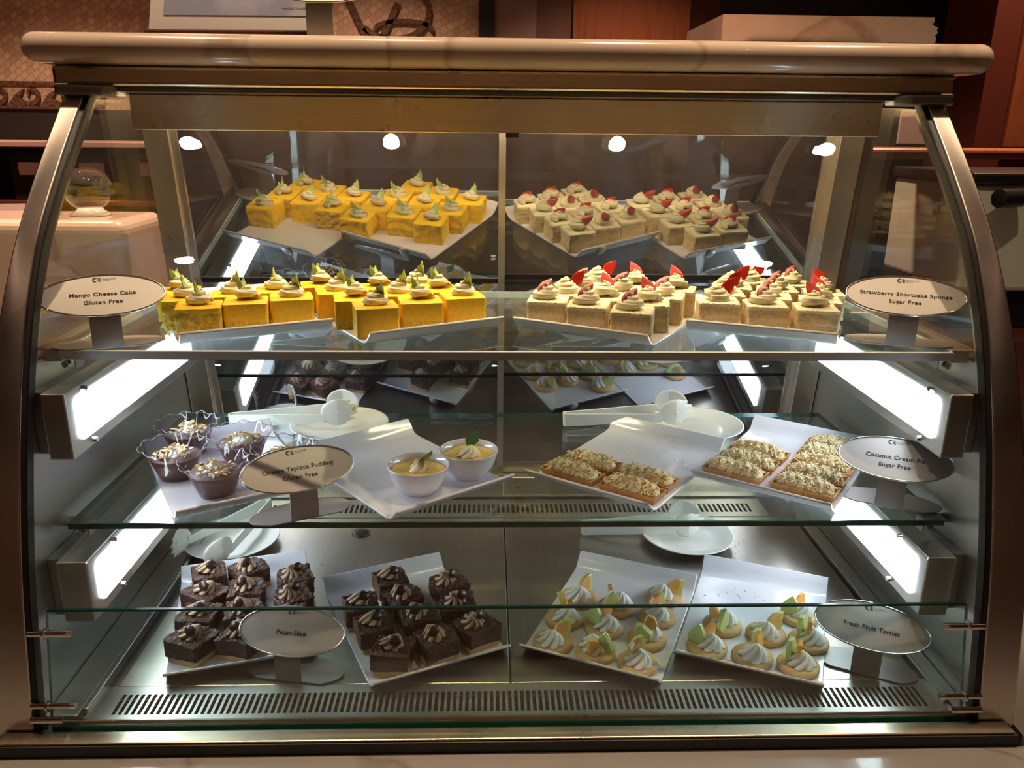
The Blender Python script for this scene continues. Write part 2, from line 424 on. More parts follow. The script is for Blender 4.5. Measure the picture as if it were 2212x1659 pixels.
PROF = [(1.305, 1.452), (1.255, 1.405), (1.205, 1.358), (1.155, 1.308), (1.11, 1.258), (1.075, 1.205), (1.045, 1.15), (1.018, 1.09), (.992, 1.02), (.970, .95), (.950, .88), (.934, .81), (.922, .74), (.912, .68), (.905, .625)]
def arc(t):           # smooth point on the case's side curve, t 0..1 (top to bottom)
    x = t*(len(PROF)-1); i = min(int(x), len(PROF)-2); u = x-i
    p0, p1, p2, p3 = PROF[max(i-1, 0)], PROF[i], PROF[i+1], PROF[min(i+2, len(PROF)-1)]
    f = lambda a, b, c, d: .5*((2*b)+(-a+c)*u+(2*a-5*b+4*c-d)*u*u+(-a+3*b-3*c+d)*u*u*u)
    return (f(p0[0], p1[0], p2[0], p3[0]), f(p0[1], p1[1], p2[1], p3[1]))
ARC = [arc(i/70) for i in range(71)]
def arcn(i):
    a = ARC[max(i-1, 0)]; b = ARC[min(i+1, 70)]; d = Vector((b[0]-a[0], b[1]-a[1])).normalized()
    return Vector((d.y, -d.x))      # outward (towards the customer)
case = empty('pastry_display_case', (0, 1.2, .585), 0, 'large curved glass and steel refrigerated pastry display case', 'display case')
def put(o):   # keep world placement while parented to the case
    o.location = (0, -1.2, -.585); return o
def cpart(g, name, **k): return put(g.build(name, case, **k))
def subp(g, name, parent, **k): return g.build(name, parent, **k)

# side frames: a curved bent steel band each side
for sx in (-1, 1):
    g = G(); V = []; F = []
    for i, (y, z) in enumerate(ARC):
        n = arcn(i); wid = .028 if i < 20 else .028 + .022*min((i-20)/35, 1)
        x0, x1 = sx*.634, sx*(.634+wid)
        for (x, off) in ((x0, .006), (x1, .006), (x1, -.03), (x0, -.03)):
            V.append((x, y+n.x*off, z+n.y*off))
    for i in range(70):
        for j in range(4): k = (j+1) % 4; F.append((i*4+j, i*4+k, (i+1)*4+k, (i+1)*4+j))
    F += [(0, 1, 2, 3), (283, 282, 281, 280)]
    g.add(V, F, ST_Z)
    fr = cpart(g, 'curved_side_frame', auto=35, bevel=(.002, 2))
    g = G(); V = []; F = []
    for i, (y, z) in enumerate(ARC):
        n = arcn(i)
        for (x, off) in ((sx*.626, .003), (sx*.634, .003), (sx*.634, -.012), (sx*.626, -.012)): V.append((x, y+n.x*off, z+n.y*off))
    for i in range(70):
        for j in range(4): k = (j+1) % 4; F.append((i*4+j, i*4+k, (i+1)*4+k, (i+1)*4+j))
    g.add(V, F, BLACK); subp(g, 'rubber_gasket', fr, auto=35)
    # dark block standing in for the shading where the frame meets the canopy
    g = G(); g.box(min(sx*.60, sx*.67), max(sx*.60, sx*.67), 1.275, 1.36, 1.442, 1.4575, ST_DARK); cpart(g, 'frame_top_shade', bevel=(.004, 2))
    # lower steel side wall up to the upper shelf, glass above
    def side(zlo, zhi, xa, xb, mat, name, yb):
        g = G(); pts = [(y+.012, z) for (y, z) in ARC if zlo <= z <= zhi]
        if zhi < 1.4: pts = [(pts[0][0]+.004, zhi)] + pts
        poly = [(y, z) for y, z in pts] + [(yb(zlo), zlo), (yb(zhi), zhi)]
        n = len(poly); V = [(xa, y, z) for y, z in poly] + [(xb, y, z) for y, z in poly]
        F = [list(range(n)), list(range(n, 2*n))[::-1]] + [(i, (i+1) % n, n+(i+1) % n, n+i) for i in range(n)]
        g.add(V, F, mat); return cpart(g, name)
    yb = lambda z: 1.62-(z-.64)*tan(radians(8.6))
    side(.60, 1.10, sx*.636, sx*.650, ST_Y, 'steel_side_panel', yb)
    g = G(); g.box(min(sx*.612, sx*.650), max(sx*.612, sx*.650), 1.075, 1.50, 1.094, 1.112, ST_Y); cpart(g, 'side_ledge', bevel=(.002, 2))
    side(1.112, 1.445, sx*.634, sx*.640, GLASS, 'side_glass', yb)

# curved front glass
g = G(); V = []; F = []
K = [i for i in range(71) if ARC[i][1] <= 1.452 and ARC[i][1] > .628]
for i in K:
    y, z = ARC[i]; n = arcn(i)
    for x in (-.628, .628):
        V.append((x, y+n.x*.003, z+n.y*.003)); V.append((x, y-n.x*.003, z-n.y*.003))
L = len(K)
for i in range(L-1):
    o = i*4; F += [(o, o+2, o+6, o+4), (o+1, o+5, o+7, o+3)]
g.add(V, F, GLASS)
g.add([V[-4], V[-3], V[-1], V[-2]], [(0, 1, 2, 3)], GEDGE2)
cpart(g, 'curved_front_glass', auto=60)

# canopy: steel strip, black gap, inner fascia
g = G(); g.box(-.688, .688, 1.312, 1.86, 1.4575, 1.487, ST_X); cpart(g, 'canopy_box', bevel=(.006, 3))
g = G(); g.box(-.65, .65, 1.325, 1.84, 1.4505, 1.4575, BLACK); cpart(g, 'gasket_strip')
g = G(); g.box(-.585, .585, 1.33, 1.336, 1.397, 1.4495, ST_X); g.box(-.585, .585, 1.33, 1.350, 1.395, 1.3985, ST_X); cpart(g, 'canopy_fascia', bevel=(.001, 1))
g = G(); g.box(-.585, .585, 1.33, 1.72, 1.446, 1.4503, ST_X); cpart(g, 'canopy_underside')
g = G(); g.cyl((-.55, 1.372, 1.424), (.55, 1.372, 1.424), .007, TUBE, 14); tube = cpart(g, 'canopy_tube_lamp')
for x in (-.56, .56):
    g = G(); g.cyl((x-.012, 1.372, 1.424), (x+.012, 1.372, 1.424), .0085, CHROME, 14); subp(g, 'lamp_end_cap', tube)
g = G(); g.box(-.008, .012, 1.328, 1.345, 1.388, 1.396, BLACK); cpart(g, 'door_catch', bevel=(.001, 1))

# rear sliding mirror doors, leaning forward at the top
T10 = tan(radians(8.6))
def ym(z): return 1.540-(z-1.1)*T10
def tilted(g, x0, x1, z0, z1, t0, t1, mat, yf=None):
    yf = yf or ym
    """box lying in the door plane; t0/t1 = depth offsets behind the mirror plane"""
    V = []
    for z in (z0, z1):
        for (x, t) in ((x0, t0), (x1, t0), (x1, t1), (x0, t1)): V.append((x, yf(z)+t, z))
    g.add(V, [(0,3,2,1),(4,5,6,7),(0,1,5,4),(1,2,6,5),(2,3,7,6),(3,0,4,7)], mat)
# door surround posts
for sx in (-1, 1):
    g = G(); tilted(g, min(sx*.590, sx*.634), max(sx*.590, sx*.634), .66, 1.452, -.012, .02, ST_Z); cpart(g, 'door_post', bevel=(.0015, 2))
YL = lambda z: 1.540-(z-1.1)*tan(radians(9.3))
YR = lambda z: 1.546-(z-1.1)*tan(radians(7.5))
for (x0, x1, dt, yf) in ((-.590, -.004, 0.0, YL), (-.018, .590, .012, YR)):
    g = G(); tilted(g, x0+.012, x1-.012, .71, 1.432, dt, dt+.005, MIRROR, yf)
    pane = cpart(g, 'sliding_mirror_door')
    g = G()
    tilted(g, x0, x0+.0125, .702, 1.44, dt-.004, dt+.009, ST_Z, yf); tilted(g, x1-.0125, x1, .702, 1.44, dt-.004, dt+.009, ST_Z, yf)
    tilted(g, x0, x1, .698, .714, dt-.004, dt+.009, ST_X, yf); tilted(g, x0, x1, 1.43, 1.444, dt-.004, dt+.009, ST_X, yf)
    subp(g, 'door_frame', pane)
# back sill, deck, wells and grilles
g = G(); g.box(-.634, .634, 1.595, 1.66, .642, .697, ST_X); cpart(g, 'back_sill', bevel=(.003, 2))
g = G(); g.box(-.003, .25, 1.588, 1.5945, .650, .694, ST_X); pl = cpart(g, 'cover_plate', bevel=(.006, 3))
g = G(); g.cyl((.028, 1.588, .672), (.028, 1.584, .672), .004, CHROME, 14); subp(g, 'screw', pl)
g = G()
g.box(-.56, -.0035, .985, 1.505, .630, .640, ST_DECK); g.box(-.0015, .595, .985, 1.505, .630, .640, ST_DECK)
cpart(g, 'deck_panel', bevel=(.0015, 2))
g = G(); g.box(-.636, .636, .905, 1.66, .5855, .622, ST_DARK); cpart(g, 'base_tray')
def grille(xa, xb, y0, y1, sy0, sy1, z, n, name):
    g = G(); ww = (xb-xa)/n
    g.box(xa-.03, xb+.03, y0, sy0, z-.006, z, ST_Y); g.box(xa-.03, xb+.03, sy1, y1, z-.006, z, ST_Y)
    g.box(xa-.03, xa, sy0, sy1, z-.006, z, ST_Y); g.box(xb, xb+.03, sy0, sy1, z-.006, z, ST_Y)
    for i in range(n): g.box(xa+i*ww, xa+i*ww+ww*.42, sy0, sy1, z-.0015, z, ST_Y)
    g.box(xa-.02, xb+.02, sy0-.004, sy1+.004, z-.0155, z-.0145, CAVITY)
    return cpart(g, name)
grille(-.548, .578, .900+.006, .983, .925, .966, .641, 132, 'vent_grille')
grille(-.50, .52, 1.508, 1.590, 1.527, 1.566, .641, 100, 'vent_grille')
g = G(); g.box(-.602, .626, .9085, .913, .6225, .645, ST_X); cpart(g, 'deck_front_lip', bevel=(.002, 2))
g = G(); g.lathe([(.0005, 0), (.017, 0), (.0175, .002), (.012, .0035), (.0005, .0035)], BLKPL, 32, mtx=Matrix.Translation((-.285, 1.44, .6402))); cpart(g, 'drain_plug', smooth=True)
for sx in (-1, 1):
    g = G()
    xs = sorted((sx*.604+.012, sx*.6355))
    g.box(xs[0], xs[1], .93, 1.56, .626, .6365, ST_Y)
    xa = sx*.592+.012; g.box(xa-.0035, xa+.0035, .93, 1.50, .634, .6475, ST_Y)
    cpart(g, 'side_channel', bevel=(.0015, 2))
g = G(); g.box(-.675, .675, .872, .896, .5855, .6350, BLACK); g.box(-.670, .670, .8745, .897, .6350, .6385, ST_X); cpart(g, 'base_plinth', bevel=(.003, 2))
g = G(); g.box(-.634, .634, 1.675, 1.75, .5855, 1.45, ST_DARK); cpart(g, 'rear_housing')

# side light boxes, two each side
for sx in (-1, 1):
    for (z0, z1, yf0, xin) in ((.975, 1.067, 1.014, .585), (.746, .838, .985, .576)):   # both stay behind the curved glass
        g = G()
        x0, x1 = sorted((sx*xin, sx*.618)); g.box(x0, x1, yf0, 1.50, z0, z1, ST_Y)
        lb = cpart(g, 'light_box', bevel=(.0025, 2))
        g = G(); xa, xb = sorted((sx*.6182, sx*.6355)); g.box(xa, xb, yf0+.013, 1.47, z0+.004, z1-.002, ST_DARK); subp(g, 'mounting_rail', lb)
        g = G(); xi = sx*xin; d = -sx
        # rounded-corner luminous diffuser let into the inner face
        ya, yb_, za, zb = yf0+.022, 1.465, z0+.018, z1-.012; r = .012; pts = []
        for (cy, cz, a0) in ((yb_-r, zb-r, 0), (ya+r, zb-r, 90), (ya+r, za+r, 180), (yb_-r, za+r, 270)):
            for k in range(6): a = radians(a0+k*18); pts.append((cy+r*cos(a), cz+r*sin(a)))
        n = len(pts); V = [(xi+d*.0018, y, z) for y, z in pts] + [(xi-d*.001, y, z) for y, z in pts]
        g.add(V, [list(range(n))] + [(i, (i+1) % n, n+(i+1) % n, n+i) for i in range(n)], DIFF)
        subp(g, 'luminous_diffuser', lb)
        for (y, z) in ((1.06, z1-.006), (1.07, z0+.009), (1.36, z1-.006)):
            g = G(); g.cyl((xi, y, z), (xi+d*.006, y, z), .0045, CHROME, 14, .0035); subp(g, 'screw', lb)
    for zz in (1.111, .873):
        g = G()
        x0, x1 = sorted((sx*.600, sx*.636)); y = 1.085 if zz > 1 else 1.05
        g.box(x0, x1, y, y+.022, zz-.0135, zz-.0085, ST_DARK); g.box(x0, x0+.003, y, y+.022, zz-.030, zz-.0095, ST_DARK) if sx > 0 else g.box(x1-.003, x1, y, y+.022, zz-.030, zz-.0095, ST_DARK)
        g.cyl((sx*.612, y+.003, zz-.022), (sx*.612, y-.008, zz-.022), .005, CHROME, 14)
        cpart(g, 'shelf_bracket', bevel=(.001, 1))

# low glass guard inside the front, leaning out at its foot, held by steel pins
def gy(z): return .938-(.794-z)*.215
def guardbox(g, x0, x1, z0, z1, t0, t1, mat):
    V = []
    for z in (z0, z1):
        for (x, t) in ((x0, t0), (x1, t0), (x1, t1), (x0, t1)): V.append((x, gy(z)+t, z))
    g.add(V, [(0,3,2,1),(4,5,6,7),(0,1,5,4),(1,2,6,5),(2,3,7,6),(3,0,4,7)], mat)
gg = G(); guardbox(gg, -.612, .612, .640, .793, 0, .004, GUARDG)
guard = cpart(gg, 'guard_glass')
g = G(); guardbox(g, -.612, .612, .793, .7955, -.0002, .0042, GEDGE); guardbox(g, -.6135, -.612, .640, .7955, -.0002, .0042, GEDGE2); guardbox(g, .612, .6135, .640, .7955, -.0002, .0042, GEDGE2)
guardbox(g, -.612, .612, .6335, .640, -.0002, .0042, GEDGE3); subp(g, 'polished_edge', guard)
for sx in (-1, 1):
    for z in (.768, .672):
        g = G(); y = gy(z)-.006; g.cyl((sx*.634, y, z), (sx*.583, y, z), .0046, CHROME, 18); g.cyl((sx*.583, y, z), (sx*.577, y, z), .0050, CHROME, 18, .0042)
        g.cyl((sx*.611, y, z), (sx*.6135, y, z), .0075, CHROME, 20); subp(g, 'glass_pin', guard)
    g = G(); g.cyl((sx*.634, gy(.655)-.008, .655), (sx*.592, gy(.655)-.008, .655), .005, CHROME, 18); subp(g, 'glass_pin', guard)

# canopy marble top
g = G(); g.box(-.712, .722, 1.268, 1.92, 1.487, 1.5295, MARBLE)
mt = g.build('marble_slab_counter', bevel=(.0208, 8)); tag(mt, 'long cream marble slab with rounded edge topping the glass case', 'counter top')
for p in mt.data.polygons: p.use_smooth = True

# glass shelves, lift-out
def shelf(z, y0, y1, x, th, edge, label):
    g = G(); g.box(-x+.002, x-.002, y0+.002, y1, z-th, z, SHELFG)
    o = g.build('glass_shelf'); tag(o, label, 'shelf')
    g = G(); g.box(-x, x, y0-(.004 if edge is FROST else 0), y0+.003, z-th, z, edge); g.box(-x, x, y1, y1+.001, z-th, z, edge); g.box(-x, -x+.002, y0+.003, y1, z-th, z, edge); g.box(x-.002, x, y0+.003, y1, z-th, z, edge)
    g.build('polished_edge', o)
    return o
shelf(1.111, 1.07, 1.50, .611, .0115, FROST, 'upper glass shelf with pale grey front edge holding the mango and strawberry trays')
shelf(.873, 1.03, 1.49, .618, .008, GEDGE, 'middle glass shelf with dark green front edge under the puddings and coconut pies')

# ------------------------------------------------------------------ trays
def make_tray():
    W, Lf, tot = .212, .226, .30
    prof = []      # (y, z) upper side
    lip = [(0, .024), (.006, .0185), (.012, .0125), (.019, .0078), (.027, .0052), (.036, .0045)]
    prof = lip + [(.036+(tot-.072)*k/6, .0045) for k in range(1, 6)] + [(tot-y, z+ (.004 if i < 3 else .0)) for i, (y, z) in reversed(list(enumerate(lip)))]
    V = []; F = []; n = len(prof); cols = 12
    for i, (y, z) in enumerate(prof):
        a = prof[max(i-1, 0)]; b = prof[min(i+1, n-1)]; d = Vector((b[0]-a[0], b[1]-a[1])).normalized(); nn = Vector((-d.y, d.x))
        for c in range(cols+1):
            u = c/cols; x = u*W
            V.append((x, y, z)); V.append((x, y-nn.x*.0042, z-nn.y*.0042))
    k = cols+1
    for i in range(n-1):
        for c in range(cols):
            a = (i*k+c)*2; b = ((i+1)*k+c)*2
            F.append((a, a+2, b+2, b)); F.append((a+1, b+1, b+3, a+3))
        a = i*k*2; b = (i+1)*k*2; F.append((a, b, b+1, a+1))
        a = (i*k+cols)*2; b = ((i+1)*k+cols)*2; F.append((a, a+1, b+1, b))
    for i in (0, n-1):
        for c in range(cols): a = (i*k+c)*2; F.append((a, a+1, a+3, a+2))
    g = G(); g.add(V, F, TRAY); return g
TRAYS = {  # key: (front-left lip corner), angle, shelf z
 'A': ((-.494, .981), 15, .640), 'B': ((-.195, .957), 24, .640), 'C': ((.012, 1.045), -24, .640), 'D': ((.241, 1.027), -23, .640),
 'E': ((-.465, 1.022), 29.5, .873), 'F': ((-.162, 1.017), 38, .873), 'G': ((.022, 1.165), -36, .873), 'H': ((.283, 1.163), -36, .873),
 'I': ((-.453, 1.077), 26, 1.111), 'J': ((-.197, 1.083), 29.5, 1.111), 'K': ((.002, 1.184), -31, 1.111), 'L': ((.259, 1.172), -24, 1.111)}
TL = {'A': 'white curled-end tray under the pecan slices behind their name card', 'B': 'white curled-end tray of pecan slices beside the centre seam',
 'C': 'white curled-end tray with ten fruit tartlets', 'D': 'white curled-end tray with seven fruit tartlets and a bare back half',
 'E': 'white curled-end tray under the chocolate mousse cups', 'F': 'white curled-end tray with two custard bowls and a bare back',
 'G': 'white curled-end tray with four coconut pies and crumbs', 'H': 'white curled-end tray with eight coconut pies',
 'I': 'white curled-end tray of mango cakes beside their name card', 'J': 'white curled-end tray of ten mango cakes beside the centre post',
 'K': 'white curled-end tray of twelve strawberry cakes beside the centre post', 'L': 'white curled-end tray of strawberry cakes nearest their name card'}
TM = {}
tray0 = None
for k, ((x, y), a, z) in TRAYS.items():
    if tray0 is None:
        tray0 = empty('serving_tray'); tb = make_tray().build('tray_body', tray0, auto=40, bevel=(.0012, 2))
        g = G(); g.lathe([(.0005, 0), (.010, 0), (.0125, .0015), (.0125, .0035), (.010, .005), (.0005, .005)], PORC, 24, mtx=Matrix.Translation((.052, .3005, .013)) @ Matrix.Rotation(radians(70), 4, 'X'))
        g.build('hanging_tab', tray0, smooth=True); o = tray0
    else: o = copy_tree(tray0)
    o.location = (x, y, z+.0002); o.rotation_euler = (0, 0, radians(a)); tag(o, TL[k], 'tray', 'white serving trays in the case')
    TM[k] = (Vector((x, y, z)), radians(a))
# tabs poke out at the other corner on the left-hand trays
for o in [o for o in bpy.data.objects if o.name.startswith('hanging_tab')]:
    if o.parent.rotation_euler.z > 0: o.location.x = .108
def onto(k, u, v, h=.0047):
    o, a = TM[k]; return Vector((o.x+u*cos(a)-v*sin(a), o.y+u*sin(a)+v*cos(a), o.z+h))

# ------------------------------------------------------------------ pastry builders
def rough_box(w, d, h, mats, seed, amp=.0012, sideamp=(.0012,)*4, n=18, topwave=0, lay=None, shrink=0, z0=0):
    """rounded crumbly block; mats(z fraction, is_top) -> material; sideamp for -y,+x,+y,-x"""
    g = G(); V = []; F = []; idx = {}
    def vid(i, j, k):
        key = (i, j, k)
        if key in idx: return idx[key]
        x = (i/n-.5)*w; y = (j/n-.5)*d; z = k/n*h
        p = Vector((x, y, z))
        q = p*90+Vector((seed*3.1, seed*1.7, seed))
        f = noise.fractal(q, 1.0, 2.1, 4)
        f2 = noise.noise(p*260+Vector((seed, 0, 0)))
        dx = dy = dz = 0
        if j == 0: dy -= sideamp[0]*(f*1.0+f2*.5)
        if j == n: dy += sideamp[2]*(f*1.0+f2*.5)
        if i == n: dx += sideamp[1]*(f*1.0+f2*.5)
        if i == 0: dx -= sideamp[3]*(f*1.0+f2*.5)
        if k == n: dz += amp*f2 + topwave*sin(x*1500)
        # soften corners
        ex, ey, ez = abs(i/n-.5)*2, abs(j/n-.5)*2, k/n
        if ex > .99 and ey > .99: dx -= .0012*(1 if x > 0 else -1); dy -= .0012*(1 if y > 0 else -1)
        if k == n and (ex > .99 or ey > .99): dz -= .0009
        s = 1-shrink*(k/n)
        idx[key] = len(V); V.append(((x+dx)*s, (y+dy)*s, z0+z+dz)); return idx[key]
    ml = []
    def quad(a, b, c, e, m): F.append((a, b, c, e)); ml.append(m)
    for i in range(n):
        for j in range(n):
            quad(vid(i, j, n), vid(i+1, j, n), vid(i+1, j+1, n), vid(i, j+1, n), mats(1, True)); quad(vid(i, j, 0), vid(i, j+1, 0), vid(i+1, j+1, 0), vid(i+1, j, 0), mats(0, False))
            m = mats((j+.5)/n, False)
            quad(vid(i, 0, j), vid(i+1, 0, j), vid(i+1, 0, j+1), vid(i, 0, j+1), m); quad(vid(i, n, j), vid(i, n, j+1), vid(i+1, n, j+1), vid(i+1, n, j), m)
            quad(vid(0, i, j), vid(0, i, j+1), vid(0, i+1, j+1), vid(0, i+1, j), m); quad(vid(n, i, j), vid(n, i+1, j), vid(n, i+1, j+1), vid(n, i, j+1), m)
    k = len(g.v); g.v = [Vector(v) for v in V]; g.f = [list(f) for f in F]; g.m = [g.slot(m) for m in ml]
    return g
def swirl(R_, H, lobes, twist, mat, lean=(0, 0), seed=0, depth=.2, z0=0, cx=0, cy=0, spread=.75):
    g = G(); n = 96; rings = 18; prof = []
    for k in range(rings+1):
        t = k/rings
        r = R_*((1-t)**spread)*(1+.10*sin(t*pi)) + .0004
        if k == 0: r = R_*.86
        prof.append((r, H*(t**1.0)))
    def mod(k, r, z, th):
        t = k/rings; a = lobes*(th-twist*t)
        s = abs(sin(a/2))
        f = 1-depth*(1-s)**1.4*2*(.35+.65*(1-abs(2*t-.7)*.6))
        f *= 1+.05*sin(th*2+seed)+.04*sin(th*3+seed*2.3)
        return r*max(f, .3), z*(1+.05*sin(th+seed))
    g.lathe(prof, mat, n, cap0=True, cap1=True, mod=mod)
    for v in g.v:
        t = v.z/H; v.x += lean[0]*t*t+cx; v.y += lean[1]*t*t+cy; v.z += z0
    return g
def rosette(R_, H, mat, cx=0, cy=0, z0=0, turns=2.3, seed=0):
    """a soft-ice rosette: one ridged rope of cream wound inwards and up"""
    g = G(); steps = 84; path = []; rad = []
    for i in range(steps):
        t = i/(steps-1); a = t*turns*2*pi+seed; rr = R_*.64*(1-t)**.85
        path.append(Vector((cx+rr*cos(a), cy+rr*sin(a), z0+R_*.28+H*.66*t))); rad.append(R_*.36*(1-.60*t))
    sec = 20; V = []; F = []
    for i, p in enumerate(path):
        a = path[max(i-1, 0)]; b = path[min(i+1, steps-1)]; d = (b-a).normalized(); s = d.cross(Vector((0, 0, 1))).normalized(); u = s.cross(d)
        for k in range(sec):
            th = 2*pi*k/sec; rr = rad[i]*(1+.20*cos(6*(th+i*.07)))
            V.append(p+s*cos(th)*rr+u*sin(th)*rr)
    for i in range(steps-1):
        for k in range(sec): j = (k+1) % sec; F.append((i*sec+k, i*sec+j, (i+1)*sec+j, (i+1)*sec+k))
    F.append(list(range(sec))[::-1]); F.append([(steps-1)*sec+k for k in range(sec)])
    g.add(V, F, mat); return g
def blade(w, h, th, mat, seed=0, fork=True, curl=.3):
    """upright serrated chip: leaf of green white-chocolate"""
    r = random.Random(seed); g = G(); n = 14; L = []; R2 = []
    for i in range(n+1):
        t = i/n; hw = w*.5*(sin(pi*min(t*.85+.12, 1))**.7)*(1 if t < .97 else .25)
        L.append((-hw*(1+r.uniform(-.12, .12)), t*h)); R2.append((hw*(1+r.uniform(-.12, .12)), t*h*(1 if not fork else (1-.22*(t > .75)))))
    V = []; F = []
    for (a, b) in zip(L, R2):
        for x, z in (a, ((a[0]+b[0])/2, (a[1]+b[1])/2), b):
            y = curl*(abs(x)*1.3-w*.3) + .08*z*sin(z*90)
            V.append((x, y, z)); V.append((x, y+th, z))
    for i in range(n):
        o = i*6; q = o+6
        F += [(o, o+2, q+2, q), (o+2, o+4, q+4, q+2), (o+1, q+1, q+3, o+3), (o+3, q+3, q+5, o+5), (o, q, q+1, o+1), (o+4, o+5, q+5, q+4)]
    F += [(0, 1, 3, 2), (2, 3, 5, 4)]; o = n*6; F += [(o, o+2, o+3, o+1), (o+2, o+4, o+5, o+3)]
    g.add(V, F, mat); return g
def xform(g, loc=(0, 0, 0), rot=(0, 0, 0), s=(1, 1, 1)):
    m = Matrix.Translation(loc) @ Euler(rot).to_matrix().to_4x4() @ Matrix.Diagonal((*s, 1))
    g.v = [m @ v for v in g.v]; return g

def mango_cake(v):
    o = empty('mango_cheesecake')
    sides = [(.0006, .0011, .002, .0012), (.0022, .0008, .0028, .002), (.0006, .002, .0014, .0006)][v]
    def mats(z, top):
        return MANGO_TOP if top or z > (.80 if v != 0 else .35) or v == 2 else CRUMB
    rough_box(.0615, .060, .043, mats, v+1, .0002, sides, n=22).build('cake_body', o, auto=50)
    xform(rosette(.0182, .025, CREAM, turns=2.2, seed=v*1.7), (.001, .002, .0415), (.12*(v-1), .1, 0), (1.15, .95, 1)).build('cream_swirl', o, smooth=True)
    for q in range(2 if v != 2 else 1):
        xform(blade(.0135, .033-q*.007, .0012, LEAF, v*3+q), (.006-.006*q+.002*v, .003+.007*q, .048), (-.28+.2*q, -.45+.55*q+.15*v, .5+.5*q+v)).build('leaf_garnish', o, auto=40)
    g = G(); n = 14; pts = []
    for i in range(n):
        t = i/(n-1); a = t*2.6; pts.append((.012+.0065*cos(a), -.002+.006*sin(a), .0475+.004*sin(t*pi)))
    g.strip(pts, [(.0026*cos(k*pi/4), .002*sin(k*pi/4)) for k in range(8)], JELLY); g.build('mango_jelly', o, smooth=True)
    return o
def berry_slice(L=.035, W=.0195, T=.008):
    g = G(); n = 22; m = 16; V = []; F = []; mats = []
    for i in range(n+1):
        t = i/n; hw = W*.5*(sin(pi*t**.72)**.75 if 0 < t < 1 else .02)
        for k in range(m):
            th = 2*pi*k/m; c, s = cos(th), sin(th)
            y = (s*T*.9*(hw/(W*.5))**.6 if s > 0 else s*T*.12)
            V.append((c*hw, y, t*L+.0006*sin(k*9+i*7)))
    for i in range(n):
        for k in range(m): j = (k+1) % m; F.append((i*m+k, i*m+j, (i+1)*m+j, (i+1)*m+k)); mats.append(BERRYSKIN if k < m//2 else BERRY)
    F.append(list(range(m))[::-1]); mats.append(BERRY); F.append([n*m+k for k in range(m)]); mats.append(BERRY)
    g.v = [Vector(v) for v in V]; g.f = [list(f) for f in F]; g.m = [g.slot(q) for q in mats]; return g
def strawberry_cake(v):
    o = empty('strawberry_shortcake')
    def mats(z, top):
        if top or z > .86: return CREAM
        if .40 < z < .56: return PINKCREAM
        return SPONGE
    rough_box(.059, .057, .041, mats, 11+v, .0007, (.0013, .0014, .0013, .0015), n=22, topwave=.0005).build('cake_body', o, auto=50)
    xform(rosette(.0205, .027, CREAM, turns=2.6, seed=v*2.1), (-.003, .0, .0395), (.1*(v-1), 0, 0), (1.1, 1, 1)).build('cream_swirl', o, smooth=True)
    rots = [(-.75, -.35, .35), (.55, -.75, PI+.2), (-.45, .75, .15)][v]
    xform(berry_slice(), [(.004, .006, .050), (-.013, -.010, .047), (.006, -.004, .050)][v], rots).build('strawberry_slice', o, auto=45)
    return o
def button():
    g = G(); g.lathe([(.0005, -.0018), (.006, -.0018), (.0078, -.0008), (.0080, .0006), (.0062, .0022), (.003, .0030), (.0005, .0032)], CHOC, 24); return g
def pecan_slice(v):
    o = empty('pecan_slice')
    rough_box(.054, .052, .010, lambda z, t: CRUST, 31+v, .0006, (.001, .001, .0012, .001), n=14).build('shortbread_base', o, auto=50)
    g = rough_box(.0545, .0525, .025, lambda z, t: PECAN, 37+v, .002, (.0010, .0018, .0020, .0016), n=34, z0=.0095)
    for p in g.v:
        if p.z > .03: p.z += .0020*noise.fractal(p*85+Vector((v*5, 0, 0)), 1, 2, 3)+.0022*abs(noise.noise(p*330))
    for p in g.v:
        p.x += .0022*sin(p.y*90+v*2); p.y += .0020*sin(p.x*80+v); p.z += (.003*p.x/.027 if p.z > .02 else 0)*(v-1)
    g.build('pecan_filling', o, auto=55)
    xform(swirl(.0200, .019, 8, .9, MOCHA, lean=(.004, .004), seed=v, depth=.26), (-.003, .002, .0325), (-.25, .3-.3*v, v*1.1)).build('cream_swirl', o, smooth=True)
    xform(button(), [(.004, -.006, .0475), (-.006, -.005, .0470), (.006, -.004, .049)][v], [(1.0, .3, .0), (.9, -.6, .2), (1.15, .6, .3)][v], (1.15, .95, 1)).build('chocolate_button', o, smooth=True)
    return o
def wedge(w, h, th, mat, seed):
    """melon chunk: a thin block with slanted, slightly rounded outline"""
    r = random.Random(seed); g = G()
    pts = [(-w/2, 0), (w/2, 0), (w/2*(r.uniform(.8, 1.1)), h*.55), (w/2*r.uniform(.3, .8), h), (-w/2*r.uniform(.0, .5), h*r.uniform(.8, .98)), (-w/2*1.05, h*.5)]
    n = len(pts); V = [(x, -th/2, z) for x, z in pts] + [(x*.92, th/2, z*.97) for x, z in pts]
    g.add(V, [list(range(n))[::-1], list(range(n, 2*n))] + [(i, (i+1) % n, n+(i+1) % n, n+i) for i in range(n)], mat); return g
